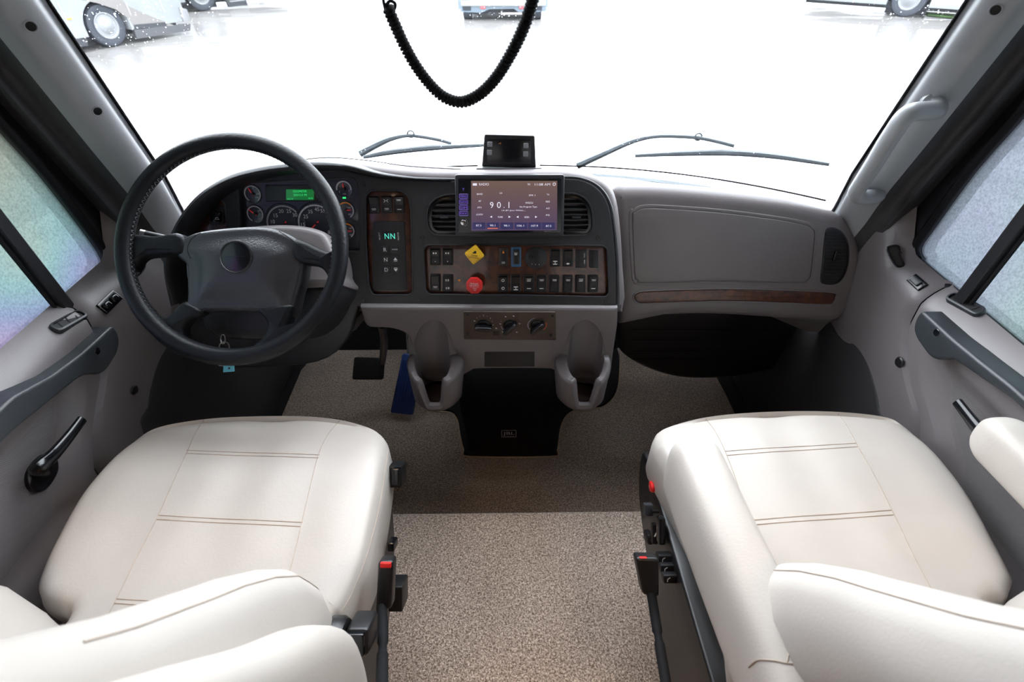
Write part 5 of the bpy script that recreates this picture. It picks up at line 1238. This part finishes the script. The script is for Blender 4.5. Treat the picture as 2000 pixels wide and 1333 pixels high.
# the truck's own nose
hood = thing('truck_hood', (0, 2.2, .2), 'white sloping truck hood beyond the windshield, wet with rain', 'hood')
rows = []
for i in range(17):
    s_ = i / 16; rows.append([])
    for k in range(41):
        t = -1 + 2 * k / 40; y = (1.52 - .27 * abs(t) ** 2.4) * (1 - s_) + 3.11 * s_; hw = .88 - .12 * smooth(1.6, 3.1, y); z = .785 - .13 * (y - 1.56) - .06 * smooth(2.6, 3.1, y) - .10 * abs(t) ** 2.2 - .35 * smooth(.86, 1.0, abs(t)); rows[-1].append(Vector((t * hw, y - .12 * s_ * abs(t) ** 3, z)))
rows.append([Vector((p.x, 3.13, -.3)) for p in rows[-1]])
m = MB(); loft(m, rows, cap=False, closed=False); hd = mk('hood_shell', m, 'whitepaint', hood, ang=60); htree = bvh(hd)
m = MB(); slab(m, Fr((.0, 2.78, .64), (1, 0, 0), (0, .97, -.2)), fillet([(-.16, -.25), (.16, -.25), (.17, .17), (-.17, .17)], .03, 4), -.04, .02, .012, 3); sc_ = mk('hood_scoop', m, 'whitepaint', hood)
m = MB(); tube(m, [(-.14, 2.94, .615), (.14, 2.94, .615)], .012, 6); mk('scoop_edge', m, 'wiper', sc_)
m = MB(); L = [(-.86 + 1.72 * k / 30, gbase((-.86 + 1.72 * k / 30) * .93) + .07, .790 - .02 * abs(-.86 + 1.72 * k / 30)) for k in range(31)]; tube(m, L, .011, 6); mk('cowl_seal', m, 'wiper', hood)
def wip(arm, blade, label, ins):
    t = thing('windshield_wiper', gpt(0, .85), label, 'wiper', 'windshield wipers')
    def g_(p, off): 
        q = hit(gt, *p); return q[0] + Vector((0, off, off * .3))
    m = MB(); tube(m, [g_(p, .030) for p in spl(arm, False, 5)], [.011 - .006 * min(1, i / 14) for i in range((len(arm) - 1) * 5 + 1)], 8); mk('wiper_arm', m, 'wiper', t)
    m = MB(); L = [g_(p, .014) for p in spl(blade, False, 5)]; N = len(L); tube(m, L, [.0045 + .0035 * sin(pi * i / (N - 1)) for i in range(N)], 8); mk('wiper_blade', m, 'wiper', t)
    m = MB(); p = g_(ins, .03); tube(m, [p + Vector((.009 * cos(k * pi / 6), 0, .009 * sin(k * pi / 6))) for k in range(12)], .0022, 6, closed=True); mk('hose_clip', m, 'wiper', t)
    return t
wip([(700, 314), (735, 296), (765, 284), (801, 279), (850, 286), (880, 294)], [(708, 314), (770, 303), (850, 295), (945, 290)], 'windshield wiper on the driver side, its tip behind the dash monitor', (800, 276))
wip([(1130, 337), (1180, 315), (1240, 290), (1285, 281), (1330, 281), (1370, 284), (1405, 291), (1440, 300)], [(1242, 311), (1330, 307), (1430, 306), (1520, 313), (1624, 329)], 'windshield wiper on the passenger side lying in full view', (1369, 282))
def wheel(par, f, u, v, r, outer=0.0):
    """f.N points out of the vehicle side"""
    m = MB(); lathe(m, f, u, v, [(r * .62, outer - .24), (r * .93, outer - .26), (r, outer - .22), (r, outer - .05), (r * .95, outer - .01), (r * .80, outer + .005), (r * .64, outer - .012), (r * .60, outer - .02)], 48); ty = mk('tyre', m, 'tyre', par)
    m = MB(); lathe(m, f, u, v, [(r * .61, outer - .03), (r * .62, outer + .004), (r * .57, outer + .006), (r * .52, outer - .02), (r * .40, outer - .015), (r * .34, outer + .01), (r * .22, outer + .02), (r * .16, outer + .04), (.0001, outer + .045)], 40); mk('wheel_cover', m, 'wheelmetal', par)
def side_rv(name, label, g0, g1, wr, back, front, hgt, cat, mats, details=True, arch=True):
    """g0: ground below the wheel centre, g1: a second ground point towards the front end"""
    U = (g1 - g0); U.z = 0; U.normalize(); f = Fr(g0, U, (0, 0, 1))
    if f.N.dot(CAM - g0) < 0: f = Fr(g0, -U, (0, 0, 1)); back, front = front, back; sgn = -1
    else: sgn = 1
    t = thing(name, g0, label, cat)
    lo = .28; rad = wr * 1.18; A = []
    for k in range(19): a = pi * k / 18; A.append((rad * cos(pi - a), wr * 1.0 + rad * sin(pi - a)))
    body = [(-back, lo)] + [(-rad, lo)] + A + [(rad, lo), (front, lo), (front, hgt), (-back, hgt)]
    m = MB(); slab(m, f, body, -2.3, 0, .02, 2); mk('body_shell', m, mats[0], t)
    m = MB(); box(m, ((front - back) / 2, lo - .02, -1.2), (front + back - .3, .18, 1.9), .03, f); mk('undercarriage', m, 'undercarriage', t)
    m = MB(); box(m, (0, wr, -1.15), (2 * rad, 2 * wr * .9, 1.6), .03, f); mk('wheel_well', m, 'undercarriage', t)
    wheel(t, f, 0, wr, wr, -.06)
    return t, f, sgn
g0 = P(230, 92, z=ZG); g1 = P(390, 62, z=ZG)
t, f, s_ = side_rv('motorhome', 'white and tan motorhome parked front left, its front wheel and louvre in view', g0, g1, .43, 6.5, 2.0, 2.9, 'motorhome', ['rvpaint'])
e = s_
def side(px, h=.004): return f.pp(px, h)
m = MB(); slab(m, f, ccw(side([(160, 0), (190, 6), (225, 18), (250, 35), (263, 54), (352, 54), (300, 34), (250, 12), (230, -10), (140, -10)])), -.01, .006, 0); mk('tan_stripe', m, mat('tan_paint', (.105, .098, .094), .3), t)
m = MB(); slab(m, f, ccw(side([(261, 48), (324, 43), (326, 51), (263, 57)])), -.01, .012, .003, 1); lv = mk('louvre', m, 'undercarriage', t)
m = MB(); slab(m, f, ccw(side([(130, 75), (170, 76), (172, 90), (138, 94)])), -.1, .008, .003, 1); mk('rear_step', m, 'undercarriage', t)
m = MB(); slab(m, f, ccw(side([(262, 58), (372, 46), (372, 60), (268, 76)])), -.1, .008, .003, 1); mk('lower_valance', m, mat('dark_skirt', (.035, .036, .04), .4), t)
m = MB(); box(m, (*f.uv(136, 37, .01), .01), (.10, .03, .02), .005, f); mk('marker_light', m, 'orange', t)
m = MB()
for a, b in (((110, 3), (150, 75)), ((310, 0), (322, 25)), ((245, 5), (256, 30))): bar(m, f, side([a])[0], side([b])[0], .012, .009)
mk('door_gap', m, 'grayprint', t)
m = MB(); slab(m, f, ccw(side([(349, 14), (364, 18), (372, 40), (358, 42)])), -.05, .03, .01, 2); mk('headlight', m, 'greypaint', t)
g0 = P(403, 22, z=ZG); g1 = P(480, 14, z=ZG)
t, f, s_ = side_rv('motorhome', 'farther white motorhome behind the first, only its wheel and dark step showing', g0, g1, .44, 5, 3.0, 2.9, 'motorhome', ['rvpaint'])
m = MB(); slab(m, f, ccw(f.pp([(440, 0), (480, -4), (484, 10), (448, 14)], .004)), -.1, .01, .004, 1); mk('entry_step', m, 'undercarriage', t)
m = MB(); slab(m, f, ccw(f.pp([(448, 2), (478, -1), (479, 1), (450, 4)], .012)), -.1, .014, .002, 1); mk('step_edge', m, 'greypaint', t)
# vehicle straight ahead, seen from the rear
g = P(982, 40, z=ZG); f = Fr((g.x, g.y, ZG), (1, 0, 0), (0, 0, 1)); t = thing('tow_trailer', g, 'blue grey recreational vehicle straight ahead seen from behind, with red tail lights and a hitch', 'trailer')
pl = ccw(f.pp([(894, 18), (900, 24), (940, 26), (955, 19), (1004, 18), (1012, 25), (1066, 23), (1070, 16), (1071, -8), (893, -8)])); x0, x1 = pl[0][0], pl[0][0]
top = [p for p in pl]; m = MB(); us = [p[0] for p in pl]; low = sorted([p for p in pl if p[1] < f.uv(980, 10)[1]], key=lambda p: p[0])
body = low + [(max(us), 3.0), (min(us), 3.0)]; slab(m, f, body, -6, 0, .03, 2); mk('rear_panel', m, 'bluegrey', t)
m = MB(); a = f.uv(900, 6); b = f.uv(1066, 6); box(m, ((a[0] + b[0]) / 2, a[1], .04), (b[0] - a[0], .14, .1), .02, f); mk('bumper', m, 'rvpaint', t)
for x in (943, 1019):
    m = MB(); u, v = f.uv(x, 14.5, .05); box(m, (u, v, .03), (.14, .08, .05), .02, f); mk('tail_light', m, 'redlens', t)
m = MB(); a = f.uv(980, 22); tube(m, [f.w(a[0], a[1], .0), f.w(a[0], a[1] - .03, .25)], .035, 8); u, v = f.uv(1000, 27, .1); box(m, (u, v, .05), (.6, .05, .05), .01, f); mk('hitch', m, 'steel', t)
m = MB(); a = f.uv(915, 28); b = f.uv(1050, 32); box(m, ((a[0] + b[0]) / 2, .32, -2), (b[0] - a[0] - .2, .4, 3.5), .03, f); mk('undercarriage', m, 'undercarriage', t)
for x in (912, 1050):
    m = MB(); u = f.uv(x, 25)[0]; tube(m, [f.w(u - .12, .38, -.35), f.w(u + .12, .38, -.35)], .38, 24); mk('rear_tyre', m, 'tyre', t)
# right hand motorhome
g0 = P(1762, 34, z=ZG); g1 = P(1890, 44, z=ZG)
t, f, s_ = side_rv('motorhome', 'white motorhome at the front right, one chrome wheel beside a grass strip', g0, g1, .46, 3.0, 6.5, 2.9, 'motorhome', ['rvpaint'])
m = MB(); gg = [P(a, b, z=ZG) for a, b in ((1805, 24), (1885, 30), (1900, 38), (1812, 30))]; slab(m, Z0, ccw([(p.x, p.y) for p in gg]), ZG, ZG + .03, 0); mk('grass_strip', m, 'grass', label='narrow green grass strip by the right hand motorhome', cat='grass', kind='stuff')
